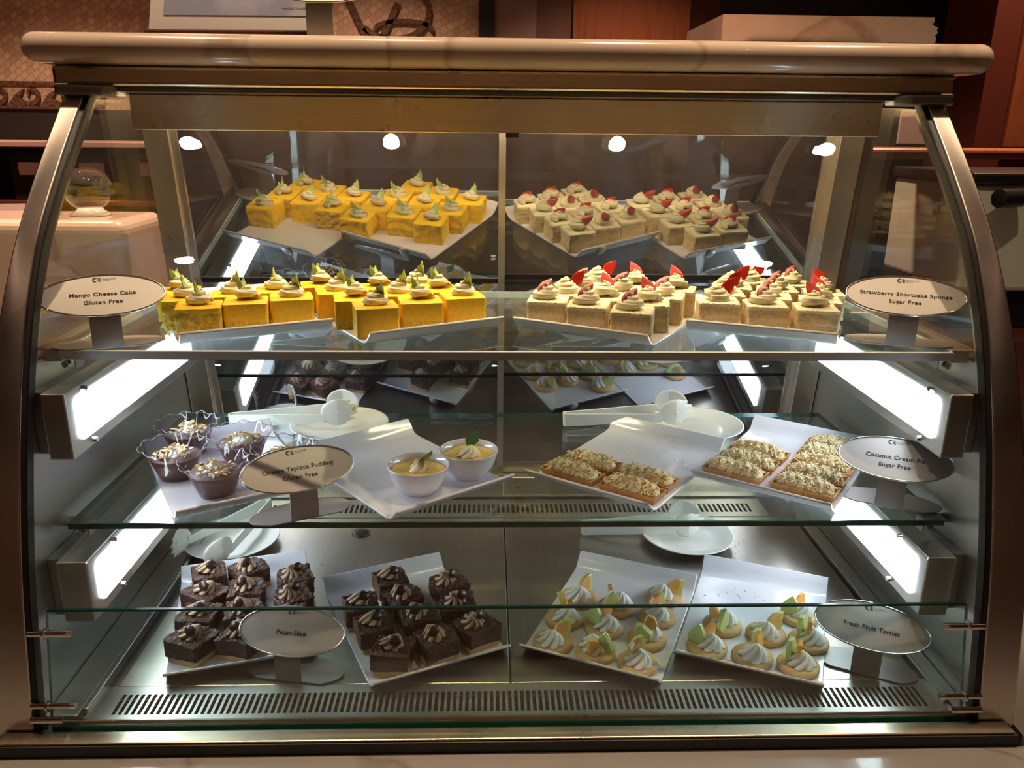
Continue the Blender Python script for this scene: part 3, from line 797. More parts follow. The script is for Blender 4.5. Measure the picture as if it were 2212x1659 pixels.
def tartlet(v):
    o = empty('fruit_tartlet'); g = G()
    g.lathe([(.0005, 0), (.028, 0), (.0302, .0022), (.0308, .0055), (.0296, .0085), (.027, .0103), (.0005, .0106)], COOKIE, 56,
            mod=lambda k, r, z, t: (r*(1+.012*sin(3*t+v)+.008*sin(7*t+v*2)), z)); g.build('cookie_base', o, smooth=True)
    xform(swirl(.0218, .0225, 7, 1.1+.2*v, WHITECREAM, lean=(.002, -.001), seed=v+3, depth=.24, spread=.7), [(-.004, -.006, .0098), (.003, -.004, .0098), (-.002, -.003, .0098)][v]).build('cream_swirl', o, smooth=True)
    xform(wedge(.028, .031, .0085, GMELON, v+1), [(.012, .007, .0102), (-.013, .004, .0102), (.004, .011, .0102)][v], [(-.15, .3, .5), (-.1, -.35, -.9), (-.2, .1, -.1)][v]).build('honeydew_chunk', o, bevel=(.0012, 2))
    xform(wedge(.021, .026, .007, OMELON, v+9), [(.009, -.001, .018), (.004, .010, .014), (-.003, .003, .022)][v], [(-.35, .5, .3), (-.1, .25, .3), (.1, -.1, .2)][v]).build('cantaloupe_chunk', o, bevel=(.001, 2))
    return o
def coconut_pie(v):
    o = empty('coconut_cream_pie'); r = random.Random(50+v); L_, W_, H_ = .096, .043, .0115
    g = G(); V = []; F = []
    def ring(ox, oy, z, jig=0):
        k = []; N1, N2 = 14, 6
        pts = [(-ox+2*ox*i/N1, -oy) for i in range(N1)] + [(ox, -oy+2*oy*i/N2) for i in range(N2)] + [(ox-2*ox*i/N1, oy) for i in range(N1)] + [(-ox, oy-2*oy*i/N2) for i in range(N2)]
        for x, y in pts: k.append(len(V)); V.append((x+r.uniform(-jig, jig), y+r.uniform(-jig, jig), z+r.uniform(-jig, jig)))
        return k
    R0 = ring(L_/2-.004, W_/2-.004, 0); R1 = ring(L_/2, W_/2, H_, .0007); R2 = ring(L_/2-.0025, W_/2-.0025, H_, .0005); R3 = ring(L_/2-.005, W_/2-.005, .004)
    for A, B in ((R0, R1), (R1, R2), (R2, R3)):
        for i in range(len(A)): j = (i+1) % len(A); F.append((A[i], A[j], B[j], B[i]))
    F.append(R0[::-1]); F.append(R3); g.add(V, F, PASTRY); g.build('pastry_shell', o, auto=40)
    g = G(); V = []; F = []; nu, nv = 72, 20; surf = []
    for i in range(nu+1):
        u = i/nu; x = (u-.5)*(L_-.010); env = (1-abs(2*u-1)**4)**.5
        for j in range(nv+1):
            w = j/nv; a = pi*w; y = -cos(a)*(W_/2-.0050)*(.35+.65*env)
            ridge = abs(sin(u*20+ (w-.5)*5.0 + v))*.8+.4*noise.noise(Vector((x, y, v+3))*110)
            z = H_*.62 + sin(a)**.8*(.0165*env)*(.82+.30*ridge) + .0012*noise.noise(Vector((x, y, v))*300)
            V.append((x, y, z))
    for i in range(nu):
        for j in range(nv): a = i*(nv+1)+j; F.append((a, a+nv+1, a+nv+2, a+1))
    F.append([i*(nv+1) for i in range(nu+1)] + [i*(nv+1)+nv for i in range(nu, -1, -1)])
    g.add(V, F, COCREAM); g.build('coconut_cream', o, auto=70)
    g = G()
    for k in range(230):
        u = r.uniform(.02, .98); w = r.uniform(.04, .96); i = int(u*nu); j = int(w*nv); p = Vector(V[i*(nv+1)+j])+Vector((0, 0, .0004))
        a = r.uniform(0, pi); ll = r.uniform(.005, .014); el = r.uniform(-.2, .6); bend = r.uniform(-.0015, .0015)
        d = Vector((cos(a)*cos(el), sin(a)*cos(el), sin(el))); mid = p+Vector((0, 0, abs(bend)+.0006))
        g.strip([p-d*ll/2, mid, p+d*ll/2], [(-.0008, -.0003), (.0008, -.0003), (.0008, .0003), (-.0008, .0003)], TOAST if r.random() < .28 else SHRED)
    fl = g.build('coconut_flakes', o); fl['kind'] = 'stuff'
    return o
def mousse_cup(v):
    o = empty('mousse_cup'); r = random.Random(70+v)
    g = G()
    prof = [(.0245, 0), (.0255, .001), (.0300, .012), (.0350, .026), (.0390, .037), (.0430, .045), (.0475, .0515), (.0500, .0535)]
    P2 = []
    for i in range(len(prof)-1):
        for s in range(3): t = s/3; P2.append((prof[i][0]+(prof[i+1][0]-prof[i][0])*t, prof[i][1]+(prof[i+1][1]-prof[i][1])*t))
    P2.append(prof[-1]); K0 = len(P2)
    def mod(k, rr, z, t):
        f = max(0, (z-.030)/.0235); return rr*(1+.045*f*sin(11*t+v)), z+.0024*f*f*cos(11*t+v)
    g.lathe(P2, PLASTIC, 132, cap0=True, mod=mod); cup = g.build('clear_cup', o, smooth=True)
    g = G(); path = []
    for i in range(133): t = 2*pi*i/132; rr, z = mod(0, .0500, .0535, t); path.append((rr*cos(t), rr*sin(t), z))
    g.strip(path, [(.00055*cos(k*pi/3), .00055*sin(k*pi/3)) for k in range(6)], RIMPL, caps=False); g.build('rippled_rim', cup, smooth=True)
    g = G(); g.lathe([(.0005, .0012), (.0250, .0014), (.0294, .012), (.0344, .026), (.0378, .0352), (.036, .0368), (.0005, .0382)], MOUSSE, 48); g.build('chocolate_mousse', o, smooth=True)
    xform(swirl(.0165, .014, 6, .8, WHITECREAM, lean=(.003, 0), seed=v, depth=.14), (-.004+.003*v, 0, .0365)).build('cream_dollop', o, smooth=True)
    g = G()
    for k in range(60):
        rr = .030*sqrt(r.random()); a = r.uniform(0, 2*pi); c = Vector((rr*cos(a), rr*sin(a), .0395+.012*max(0, 1-((rr*cos(a)+.004)**2+(rr*sin(a))**2)/.00025)+r.uniform(0, .003)))
        m = Matrix.Translation(c) @ Euler((r.uniform(-.8, .8), r.uniform(-.8, .8), r.uniform(0, 6))).to_matrix().to_4x4(); n = 9
        s = r.uniform(.0028, .0052); V = [(s*cos(2*pi*i/n), s*.62*sin(2*pi*i/n), 0) for i in range(n)] + [(s*cos(2*pi*i/n), s*.62*sin(2*pi*i/n), .0008) for i in range(n)]
        g.add(V, [list(range(n))[::-1], list(range(n, 2*n))] + [(i, (i+1) % n, n+(i+1) % n, n+i) for i in range(n)], ALMOND, m)
    f = g.build('almond_flakes', o); f['kind'] = 'stuff'
    return o
def custard_bowl(v):
    o = empty('custard_bowl'); g = G()
    g.lathe([(.0005, .002), (.022, .002), (.0225, 0), (.025, 0), (.0255, .003), (.033, .010), (.0405, .022), (.0445, .034), (.0462, .042), (.0468, .0435), (.0455, .0446), (.0440, .0435), (.0420, .035), (.038, .024), (.030, .012), (.0005, .007)], BOWLM, 72)
    g.build('porcelain_bowl', o, smooth=True)
    g = G(); g.lathe([(.0005, .0345), (.020, .0345), (.036, .0342), (.0412, .0350), (.0405, .032), (.0005, .030)], CUSTARD, 60, mod=lambda k, r, z, t: (r, z+.0006*sin(5*t+r*300))); g.build('custard', o, smooth=True)
    xform(swirl(.019 if v else .015, .016, 7 if v else 4, 1.1, CREAM, lean=(.004, .002), seed=v, depth=.22), (0, -.001, .0343)).build('cream_swirl', o, smooth=True)
    g = G(); g.box(-.0115, .0115, -.0007, .0007, 0, .0165, PANDAN)
    for p in g.v: p.x += p.z*.35; p.y += .15*abs(p.x)
    xform(g, (.010, .006, .0475), (.9 if not v else -.5, -.5, .35)).build('leaf_piece', o, bevel=(.0003, 1))
    if not v:
        for q in range(3):
            xform(blade(.010, .012, .0012, WHITECHOC, 90+q), (-.002+.006*q, -.004, .042), (-.5+.4*q, .3*q, q*1.1)).build('white_chocolate_chip', o, auto=40)
    return o

# ------------------------------------------------------------------ placing pastries
def place(protos, key, pts, poss, kindlabel, where, cat, group, rot, jit, used=[]):
    for i, ((u, v), ps) in enumerate(zip(pts, poss)):
        p = protos[i % len(protos)]
        if p.name in used: o = copy_tree(p)
        else: o = p; used.append(p.name)
        o.location = onto(key, u, v)
        r = rot[i] if isinstance(rot, (list, tuple)) else rot
        o.rotation_euler = (0, 0, radians(r+rnd.uniform(-jit, jit)))
        tag(o, f'{kindlabel}, {ps} {where}', cat, group)
R3 = ['front row left', 'front row middle', 'front row right', 'second row left', 'second row middle', 'second row right', 'third row left', 'third row middle', 'third row right', 'back row left', 'back row middle', 'back row right']
mango = [mango_cake(i) for i in range(3)]
place(mango[1:2]+mango[0:1]+mango[2:3], 'I', [(.036, .062), (.102, .066), (.168, .068), (.026, .126), (.024, .190), (.094, .131), (.160, .134)],
      ['front row left', 'front row middle', 'front row right', 'second row left', 'alone at back left', 'second row middle', 'second row right'],
      'yellow mango cheesecake square with green leaf', 'on left mango tray', 'cake', 'mango cheesecakes on the upper shelf', 14, 3)
place([mango[2], mango[0]], 'J', [(.034, .063), (.106, .065), (.178, .067), (.028, .128), (.099, .130), (.169, .131), (.022, .193), (.092, .195), (.160, .196), (.018, .257)],
      R3[:9] + ['alone at the back'], 'yellow mango cheesecake square with green leaf', 'on mango tray by centre', 'cake', 'mango cheesecakes on the upper shelf', 14, 3)
straw = [strawberry_cake(i) for i in range(3)]
place([straw[1], straw[1], straw[1], straw[2], straw[0], straw[0]], 'K', [(.032, .052), (.100, .050), (.170, .048), (.034, .114), (.102, .113), (.172, .111), (.034, .177), (.104, .176), (.174, .174), (.034, .240), (.103, .239), (.172, .238)],
      R3, 'strawberry shortcake square', 'on tray by centre post', 'cake', 'strawberry shortcakes on the upper shelf', -14, 5)
place([straw[2], straw[1], straw[0]], 'L', [(.036, .056), (.106, .060), (.177, .064), (.036, .122), (.108, .126), (.180, .130), (.040, .188), (.112, .192), (.182, .196), (.060, .254), (.130, .258)],
      R3[:9]+['back row left', 'back row right'], 'strawberry shortcake square', 'on right strawberry tray', 'cake', 'strawberry shortcakes on the upper shelf', -10, 6)
pecan = [pecan_slice(i) for i in range(3)]
place(pecan, 'A', [(.036, .061), (.105, .050), (.177, .078), (.042, .123), (.108, .115), (.184, .138), (.048, .186), (.112, .180), (.190, .200), (.050, .250), (.115, .245)],
      ['front row left', 'front row behind the name card', 'front row right', 'second row left', 'second row middle', 'second row right', 'third row left', 'third row middle', 'third row right', 'back row left', 'back row right'],
      'dark pecan slice with mocha cream', 'on left pecan tray', 'pecan slice', 'pecan slices on the bottom deck', [-22, -14, 10, 0, 12, 20, -30, 5, 15, 30, 35], 4)
place([pecan[0], pecan[1], pecan[2]], 'B', [(.045, .048), (.111, .046), (.178, .052), (.036, .119), (.106, .111), (.175, .118), (.034, .182), (.102, .174), (.184, .183), (.100, .236)],
      R3[:9]+['alone at the back'], 'dark pecan slice with mocha cream', 'on pecan tray by centre seam', 'pecan slice', 'pecan slices on the bottom deck', [-2, 28, 30, 30, 15, 10, 20, 25, 20, 25], 4)
tart = [tartlet(i) for i in range(3)]
place([tart[0], tart[1], tart[2]], 'C', [(.039, .042), (.106, .044), (.172, .043), (.034, .108), (.100, .110), (.170, .108), (.037, .176), (.103, .174), (.172, .172), (.170, .237)],
      R3[:9]+['back corner right'], 'round fruit tartlet with melon and cream', 'on tray by centre seam', 'tartlet', 'fruit tartlets on the bottom deck', [0, 180, 20, 60, 10, 150, 0, 70, 10, -20], 15)
place([tart[1], tart[0], tart[2]], 'D', [(.044, .046), (.111, .048), (.176, .052), (.058, .113), (.125, .114), (.188, .120), (.171, .186)],
      ['front row left', 'front row middle', 'front row right', 'second row left', 'second row middle', 'second row right', 'alone in the third row'], 'round fruit tartlet with melon and cream', 'on right tray', 'tartlet', 'fruit tartlets on the bottom deck', [0, 20, 40, 90, 0, 60, 10], 15)
coco = [coconut_pie(i) for i in range(3)]
place(coco, 'G', [(.056, .052), (.060, .103), (.160, .052), (.160, .101)], ['front left', 'behind the front left one', 'front right', 'behind the front right one'],
      'oblong coconut cream pie', 'on the crumb-strewn tray', 'pie', 'coconut cream pies on the middle shelf', -35, 3)
place(coco, 'H', [(.052, .056), (.054, .106), (.056, .157), (.160, .060), (.161, .110), (.160, .160), (.159, .209), (.157, .258)],
      ['front of left column', 'middle of left column', 'back of left column', 'front of right column', 'second in right column', 'third in right column', 'fourth in right column', 'back of right column'],
      'oblong coconut cream pie', 'on the fullest pie tray', 'pie', 'coconut cream pies on the middle shelf', -36, 2)
cup = [mousse_cup(i) for i in range(3)]
place(cup, 'E', [(.070, .072), (.030, .166), (.176, .078), (.132, .172), (.066, .263)], ['nearest the glass', 'leftmost', 'half behind name card', 'in the middle right', 'farthest back'],
      'clear rippled cup of chocolate mousse with almonds', 'on its tray', 'dessert cup', 'chocolate mousse cups on the middle shelf', 0, 180)
b0 = custard_bowl(0); b0.location = onto('F', .084, .072); b0.rotation_euler.z = -.1
tag(b0, 'white bowl of orange custard with broken white chocolate, nearer the glass', 'dessert bowl', 'custard bowls on the middle shelf')
b1 = custard_bowl(1); b1.location = onto('F', .178, .072); b1.rotation_euler.z = .2
tag(b1, 'white bowl of orange custard with tall cream swirl, nearer centre post', 'dessert bowl', 'custard bowls on the middle shelf')

# crumbs on the deck and on the bare trays
def crumbs(name, key, spots, mat, label, n, zz=.0052, seed=3):
    r = random.Random(seed); g = G()
    for k in range(n):
        u, v, s = spots[k % len(spots)]; p = onto(key, u+r.gauss(0, s), v+r.gauss(0, s), zz) if key else Vector((u+r.gauss(0, s), v+r.gauss(0, s), zz))
        ss = r.uniform(.0006, .0017); m = Matrix.Translation(p) @ Euler((r.random()*6, r.random()*6, r.random()*6)).to_matrix().to_4x4()
        g.box(-ss, ss, -ss*.6, ss*.6, -ss*.4, ss*.4, mat, m)
    o = g.build(name); tag(o, label, 'crumbs', None, 'stuff')
crumbs('coconut_crumbs', 'G', [(.09, .19, .014), (.17, .21, .01), (.12, .23, .02)], SHRED, 'white coconut crumbs scattered over the bare back of the pie tray', 46)
crumbs('coconut_crumbs', None, [(.45, 1.36, .02), (.50, 1.20, .02), (.55, 1.16, .01)], SHRED, 'white coconut crumbs fallen on the right of the steel deck', 40, .6412, 5)
crumbs('pastry_crumbs', None, [(-.33, 1.30, .03), (-.12, 1.40, .06), (-.55, 1.2, .02)], CRUST, 'tan pastry crumbs on the left of the steel deck', 22, .6412, 6)
crumbs('tray_crumbs', 'D', [(.05, .20, .02), (.10, .22, .02)], WHITECREAM, 'cream crumbs on the bare back of the right tartlet tray', 20, .0056, 8)

# ------------------------------------------------------------------ plates and tongs
def plate(loc, label):
    o = empty('dessert_plate', loc, 0, label, 'plate', 'white plates under the tongs'); g = G()
    g.lathe([(.0005, .003), (.045, .003), (.046, 0), (.052, 0), (.0535, .003), (.070, .008), (.086, .0145), (.0885, .0165), (.0880, .0178), (.0855, .0170), (.070, .0112), (.058, .0070), (.050, .0062), (.0005, .0062)], PORC, 80)
    g.build('plate_body', o, smooth=True)
    return o
plate((-.305, 1.392, .8732), 'white plate beneath tongs on the middle shelf, left half')
plate((.345, 1.392, .8732), 'white plate beneath tongs on the middle shelf, right half')
plate((-.522, 1.398, .6402), 'white plate with two upright tong heads on the steel deck, left')
plate((.352, 1.405, .6412), 'white plate beneath tongs on the steel deck, right')
def make_tongs(openw, label, residue=None, L_=.175, flip=1):
    """arms run from the hinge bend at the origin towards +x, standing on edge"""
    o = empty('serving_tongs', (0, 0, 0), 0, label, 'tongs', 'white plastic serving tongs')
    def arm(sg):
        P = []
        for i in range(9): a = pi/2*(1-i/8.0); P.append((.004-.004*sin(a)*1.0, sg*.007*cos(a), 0))
        for i in range(1, 25):
            t = i/24; P.append((.004+L_*t, sg*(.007+(openw/2-.007)*t**1.1), .004*t))
        return P
    H = .0125
    a1 = arm(1); a2 = arm(-1)
    path = [Vector(p) for p in a1[::-1]] + [Vector(p) for p in a2[1:]]
    g = G(); V = []; F = []; n = len(path)
    for k, p in enumerate(path):
        a = path[max(k-1, 0)]; b = path[min(k+1, n-1)]; d = (b-a).normalized(); s = Vector((d.y, -d.x, 0))
        taper = 1-.35*min(abs(p.x)/L_, 1)
        for (x, z) in ((-.0016, -H*taper), (.0016, -H*taper), (.0016, H*taper), (-.0016, H*taper)): V.append(p+s*x+Vector((0, 0, z+H)))
    for k in range(n-1):
        for i in range(4): j = (i+1) % 4; F.append((k*4+i, (k+1)*4+i, (k+1)*4+j, k*4+j))
    F += [(0, 1, 2, 3), (n*4-1, n*4-2, n*4-3, n*4-4)]
    g.add(V, F, TONG); g.build('tong_arms', o, auto=50, bevel=(.0007, 2))
    for sg, claw in ((1, False), (-1, True)):
        g = G(); V = []; F = []; nr, na = 7, 48
        for q in range(nr+1):
            for i in range(na):
                th = 2*pi*i/na; rr = q/nr; rx = .031; rz = .0245
                x = rx*cos(th)*rr; z = rz*sin(th)*rr
                if claw and cos(th) > .2: x *= (1.08-.34*(i % 4 < 2)*rr**4)
                if not claw and cos(th) > .0: z *= 1
                V.append((x, sg*.0045*(1-rr*rr)-.012*x/rx*(x > 0)*sg, z))
        for q in range(nr):
            for i in range(na): j = (i+1) % na; F.append((q*na+i, q*na+j, (q+1)*na+j, (q+1)*na+i))
        g.add(V, F, TONG)
        xform(g, (.004+L_+.024, sg*openw/2, .0265), (0, 0, 0))
        h = g.build('claw_head' if claw else 'spoon_head', o, smooth=True)
        s = h.modifiers.new('thickness', 'SOLIDIFY'); s.thickness = .0018
        if residue is not None and not claw:
            gr = rough_box(.020, .008, .012, lambda z, t: residue, 77, .001, (.0015,)*4, n=8); xform(gr, (.004+L_+.036, sg*(openw/2)-.008, .012)); gr.build('cake_residue', h, auto=50)
    return o
t1 = make_tongs(.062, 'white plastic tongs with yellow cake bits, on middle shelf left', CRUMB); t1.location = (-.507, 1.410, .8755); t1.rotation_euler = (0, radians(-3.0), radians(1.0))
t2 = make_tongs(.058, 'white plastic tongs with cream bits, on middle shelf right', CREAM); t2.location = (.106, 1.416, .8755); t2.rotation_euler = (0, radians(-3.0), radians(-1.0))
t3 = make_tongs(.095, 'white plastic tongs pointing forward onto left deck plate', CRUST); t3.location = (-.478, 1.508, .662); t3.rotation_euler = (0, radians(2.5), radians(248))
t4 = make_tongs(.060, 'white plastic tongs lying over right deck plate', None); t4.location = (.150, 1.432, .6425); t4.rotation_euler = (0, radians(-3.5), radians(-4))

# ------------------------------------------------------------------ name cards
def text_mesh(body, size, mat, name, parent, loc, rot=(0, 0, 0), align='CENTER', bold=0, sx=1):
    cu = bpy.data.curves.new(name, 'FONT'); cu.body = body; cu.size = size; cu.align_x = align; cu.align_y = 'CENTER'; cu.extrude = .00015; cu.offset = bold; cu.space_character = 1.08
    tmp = bpy.data.objects.new('text_source', cu); C.objects.link(tmp)
    bpy.context.view_layer.update()
    me = bpy.data.meshes.new_from_object(tmp.evaluated_get(bpy.context.evaluated_depsgraph_get()))
    bpy.data.objects.remove(tmp); bpy.data.curves.remove(cu)
    me.materials.clear(); me.materials.append(mat); me.name = name
    o = bpy.data.objects.new(name, me); C.objects.link(o); o.parent = parent; o.location = loc; o.rotation_euler = rot; o.scale = (sx, 1, 1)
    return o
def name_card(loc, rz, lines, label, tilt=40, size=.0092):
    o = empty('oval_name_card', loc, radians(rz), label, 'name card', 'oval metal name cards'); t = radians(tilt)
    def oval(a, b, n=72, ymin=None): return [(a*cos(2*pi*i/n), b*sin(2*pi*i/n)) for i in range(n)]
    # base plate: oval with its front cut flat at the stem
    g = G(); pts = [(x, max(y, -.026)) for x, y in oval(.072, .034)]; n = len(pts)
    V = [(x, y+.026, .0003) for x, y in pts] + [(x, y+.026, .0021) for x, y in pts]
    g.add(V, [list(range(n))[::-1], list(range(n, 2*n))] + [(i, (i+1) % n, n+(i+1) % n, n+i) for i in range(n)], SIGNM); g.build('base_plate', o, auto=40)
    H = .046
    g = G(); V = []; sec = [(0, .0021), (-.0005, .010), (-.0005, H-.006), (.001, H-.002), (.006, H+.003), (.03, H+.003+.024*tan(t))]
    for (y, z) in sec: V += [(-.0195, y, z), (.0195, y, z), (.0195, y+.0016, z), (-.0195, y+.0016, z)]
    F = [(0, 1, 2, 3)]
    for i in range(len(sec)-1):
        for j in range(4): k = (j+1) % 4; F.append((i*4+j, i*4+k, (i+1)*4+k, (i+1)*4+j))
    e = (len(sec)-1)*4; F.append((e, e+3, e+2, e+1)); g.add(V, F, SIGNM); g.build('stem', o, auto=60)
    a, b = .0785, .0355
    m = Matrix.Translation((0, .024, H+.0215)) @ Matrix.Rotation(t, 4, 'X')
    g = G(); pts = oval(a, b); n = len(pts); V = [m @ Vector((x, y, 0)) for x, y in pts] + [m @ Vector((x, y, .0018)) for x, y in pts]
    g.add(V, [list(range(n))[::-1], list(range(n, 2*n))] + [(i, (i+1) % n, n+(i+1) % n, n+i) for i in range(n)], SIGNM)
    face = g.build('oval_face', o, auto=40)
    g = G(); pts = oval(a, b, 96); path = [m @ Vector((x, y, .002)) for x, y in pts]; path.append(path[0]); 
    g.strip(path, [(.0013*cos(k*pi/4), .0013*sin(k*pi/4)) for k in range(8)], CHROME, caps=False, up=tuple((m.to_3x3() @ Vector((0, 0, 1)))))
    g.build('chrome_rim', face, smooth=True)
    holder = face
    ys = {0: [], 1: [-.003], 2: [.0015, -.0125]}[len(lines)]
    for s, y in zip(lines, ys):
        text_mesh(s, size, INK, 'lettering', holder, m @ Vector((.0, y, .0021)), (t, 0, 0), bold=.00017)
    # small cruise-line mark: curved strokes, then two tiny lines of print
    g = G()
    def stroke(P, w): g.strip([Vector(p) for p in P], [(-w, 0), (w, 0), (w, .0002), (-w, .0002)], INK)
    stroke([(.0028*cos(q), .0028*sin(q)*1.1, 0) for q in [radians(40+i*14) for i in range(20)]], .0006)
    stroke([(.0014*cos(q)-.0004, .0018*sin(q), 0) for q in [radians(60+i*16) for i in range(14)]], .0004)
    for yy in (.0024, .0, -.0024): stroke([(.0036+i*.0006, yy+.0006*sin(i*1.1), 0) for i in range(7)], .00055)
    for p in g.v: p.x -= .0085
    mm = Matrix.Translation(m @ Vector((0, .0272, .0020))) @ Matrix.Rotation(t, 4, 'X'); g.v = [mm @ v for v in g.v]
    g.build('printed_logo', holder)
    text_mesh('PRINCESS CRUISES', .0019, INKG, 'lettering', holder, m @ Vector((.0005, .0280, .0020)), (t, 0, 0), 'LEFT')
    text_mesh('come back new', .0015, INKG, 'lettering', holder, m @ Vector((.0005, .0258, .0020)), (t, 0, 0), 'LEFT')
    return o
name_card((-.552, 1.084, 1.111), 22, ['Mango Cheese Cake', 'Gluten Free'], 'oval metal card reading Mango Cheese Cake Gluten Free on upper shelf')
name_card((.552, 1.105, 1.111), -22, ['Strawberry Shortcake Sponge', 'Sugar Free'], 'oval metal card reading Strawberry Shortcake Sponge Sugar Free on upper shelf')
name_card((-.292, 1.039, .8735), 26, ['Orange Tapioca Pudding', 'Gluten Free'], 'oval metal card reading Orange Tapioca Pudding Gluten Free before the cups')
name_card((.556, 1.072, .8735), -26, ['Coconut Cream Pie', 'Sugar Free'], 'oval metal card reading Coconut Cream Pie Sugar Free')
name_card((-.321, .990, .6415), -10, ['Pecan Slice'], 'oval metal card reading Pecan Slice in front of the pecan tray')
name_card((.517, .992, .6415), -27, ['Fresh Fruit Tartlet'], 'oval metal card reading Fresh Fruit Tartlet at the right of the deck')
name_card((-.285, 1.31, 1.5297), 0, [], 'oval metal card standing on the marble top, mostly out of view')

# picture holder on the marble top
ph = empty('tabletop_poster_holder', (-.43, 1.37, 1.5300), radians(-3), 'tilted brushed frame with bluish poster standing on the marble top', 'poster')
g = G(); m = Matrix.Rotation(radians(-22), 4, 'X')
g.box(-.135, .135, 0, .008, .012, .21, SIGNM, m); g.build('holder_frame', ph, bevel=(.002, 2))
g = G(); g.box(-.112, .128, -.0012, 0, .038, .20, PICM, m); pic = g.build('poster_sheet', ph)
g = G(); g.box(-.135, .135, -.012, .03, .000, .013, DARKWOOD); g.build('holder_foot', ph, bevel=(.003, 2))
text_mesh('PRINCESS CRUISES', .0042, INKG, 'lettering', pic, m @ Vector((.092, -.0016, .050)), (radians(90-22), 0, 0))

# ------------------------------------------------------------------ things around the case
# neighbouring marble counter on the left with a glass dome
nc = empty('neighbour_counter', (0, 0, 0), 0, 'cream marble neighbouring counter seen through the left side glass', 'counter')
g = G(); g.box(-1.9, -.87, 1.90, 2.16, 0, 1.192, MARBLE); g.build('marble_block', nc, bevel=(.03, 5))
g = G(); g.box(-1.9, -.90, 1.885, 1.90, 0, .98, BEIGE); g.build('lower_front', nc, bevel=(.004, 2))
gd = empty('glass_dome', (-1.0, 2.03, 1.1925), 0, 'clear glass dome standing on the left neighbouring counter', 'dome')
g = G(); prof = [(.052*cos(a)+.004, .062+.050*sin(a)) for a in [radians(-60+i*9.9) for i in range(16)]]
g.lathe(prof[:-1]+[(.0005, .1125)], DOMEG, 48); g.build('dome_glass', gd, smooth=True)
g = G(); g.lathe([(.0005, 0), (.045, 0), (.047, .003), (.032, .012), (.027, .018), (.0005, .018)], PORC, 40); g.build('dome_foot', gd, smooth=True)
# shelf of black boxes far left
sh = empty('back_shelf', (0, 0, 0), 0, 'beige shelf ledge on the wall far left behind the case', 'shelf')
g = G(); g.box(-2.6, -1.02, 3.05, 3.39, 1.325, 1.345, BEIGE); g.build('shelf_board', sh, bevel=(.003, 1))
g = G(); g.box(-2.6, -1.02, 3.05, 3.39, 1.120, 1.135, DARKWOOD); lo = g.build('wall_shelf'); tag(lo, 'dark lower shelf board carrying the black boxes far left', 'shelf')
for i, x in enumerate((-1.71, -1.49, -1.27)):
    b = empty('tea_box', (x, 3.12, 1.135), 0, f'black presentation box with pale label on the back shelf, {["leftmost", "middle", "rightmost"][i]}', 'box', 'black boxes on the back shelf')
    g = G(); g.box(-.075, .075, 0, .12, 0, .165, BLKPL); g.build('box_body', b, bevel=(.003, 2))
    g = G(); g.box(-.045, .045, -.002, 0, .09, .135, LABELP); g.build('box_label', b)
g = G(); g.box(-2.3, -1.15, 2.62, 3.0, .0, 1.02, BEIGE); sb = g.build('service_cabinet', bevel=(.004, 2)); tag(sb, 'dull beige service cabinet below the black boxes', 'cabinet')
pk = empty('menu_holder', (-1.62, 2.8, 1.0205), .2, 'small white menu stand on the cabinet far left', 'menu stand')
g = G(); g.box(-.05, .05, 0, .004, 0, .13, LABELP, Matrix.Rotation(radians(-12), 4, 'X')); g.build('menu_card', pk)
g = G(); g.box(-.05, .05, -.01, .04, 0, .008, BLKPL); g.build('stand_foot', pk)
# marble shelf slab at the back right, rough right end
sl = empty('marble_slab_shelf', (0, 0, 0), 0, 'yellow-lit marble slab shelf in the dark at the upper right', 'shelf')
g = G(); V = []; n = 10
for i in range(n+1):
    z = 1.602+.055*i/n; V.append((1.0+.004*noise.noise(Vector((i*.9, 0, 2)))*2-(.010 if i > 6 else 0), 2.0, z))
poly = [(.50, 2.0, 1.602)] + V + [(.50, 2.0, 1.657)]; k = len(poly)
g.add(poly + [(x, 2.35, z) for x, y, z in poly], [list(range(k)), list(range(k, 2*k))[::-1]] + [(i, (i+1) % k, k+(i+1) % k, k+i) for i in range(k)], MARBLE)
g.build('marble_slab', sl)
for px in (.62, .90):
    g = G(); g.box(px-.012, px+.012, 2.05, 2.30, .9205, 1.602, BLKPL); g.build('shelf_post', sl)
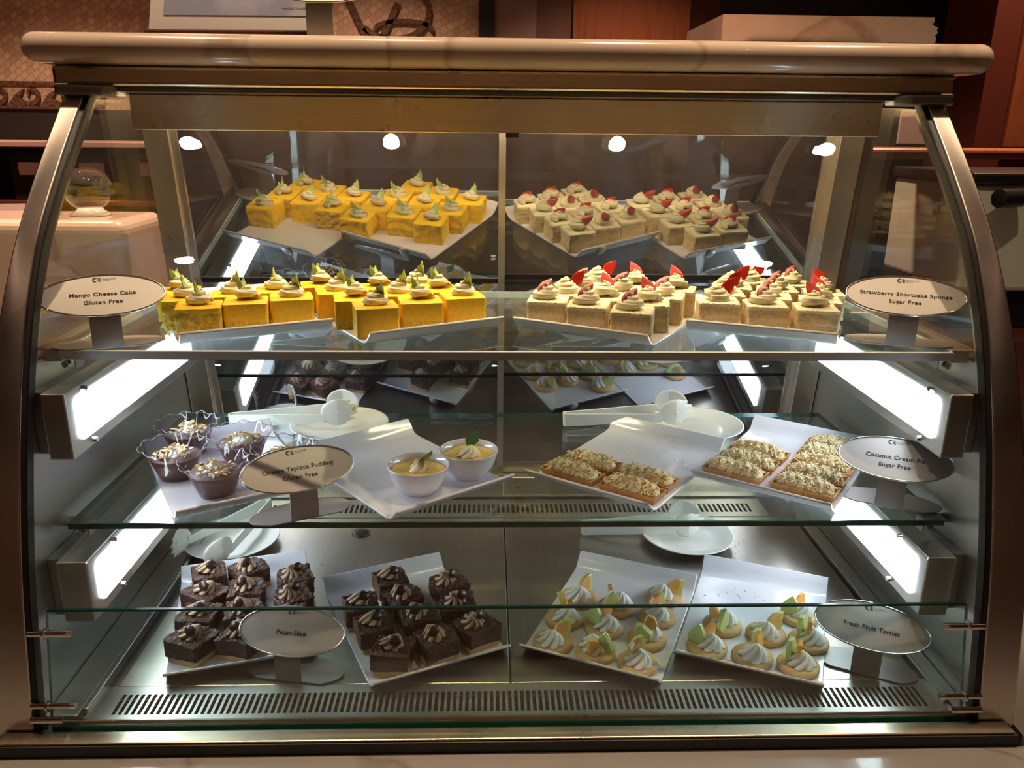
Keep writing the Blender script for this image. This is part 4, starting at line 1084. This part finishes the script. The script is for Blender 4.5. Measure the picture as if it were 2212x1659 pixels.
# black trim bar along the slab's lower front edge
g = G(); g.box(.56, .84, 1.985, 1.995, 1.592, 1.600, BLKPL); g.build('slab_trim', sl)
# espresso machine and rail on the right
em = empty('espresso_machine', (1.40, 2.0, 0), 0, 'pale coffee machine with black top at the right behind the case', 'coffee machine')
g = G(); g.box(-.25, .25, 0, .4, 1.02, 1.285, MACHW); g.build('machine_body', em, bevel=(.012, 3))
g = G(); g.box(-.26, .26, -.01, .4, 1.285, 1.312, BLKPL); g.build('machine_top', em, bevel=(.006, 2))
g = G(); g.cyl((-.21, -.045, 1.255), (-.14, -.02, 1.255), .022, BLKPL, 24); g.build('handle', em, smooth=False)
g = G(); g.box(-.25, .25, .02, .4, .92, 1.02, BLKPL); g.build('drip_tray', em, bevel=(.005, 2))
g = G(); g.box(.86, 2.2, 1.9, 2.5, 0, .92, DARKWOOD); bc = g.build('back_counter', bevel=(.005, 2)); tag(bc, 'dark wooden back counter under the coffee machine', 'counter')
g = G(); g.box(1.05, 2.4, 2.46, 2.60, 1.330, 1.362, WOOD); wr = g.build('wooden_rail', bevel=(.012, 3)); tag(wr, 'rounded brown wooden rail behind the coffee machine', 'rail')
cl = empty('wooden_column', (1.66, 2.75, 0), 0, 'tall orange-brown panelled wooden column at the far right', 'column')
g = G(); g.box(-.09, .30, 0, .3, 0, 2.8, DARKWOOD); g.build('column_core', cl)
g = G(); g.box(.0, .30, -.02, 0, 1.36, 2.8, WOOD); g.build('raised_panel', cl, bevel=(.004, 2))
ws = empty('wall_notice', (1.345, 2.70, 1.39), 0, 'white notice with a dark triangle at the right behind the frame', 'notice')
g = G(); g.box(-.055, .055, 0, .012, -.02, .085, LABELP); g.build('notice_board', ws, bevel=(.001, 1))
g = G(); V = [(.005, -.002, .055), (.035, -.002, .055), (.015, -.002, .025)]; g.add(V+[(x, .001, z) for x, y, z in V], [(0, 1, 2), (3, 5, 4), (0, 3, 4, 1), (1, 4, 5, 2), (2, 5, 3, 0)], DARKWOOD); g.build('printed_triangle', ws)
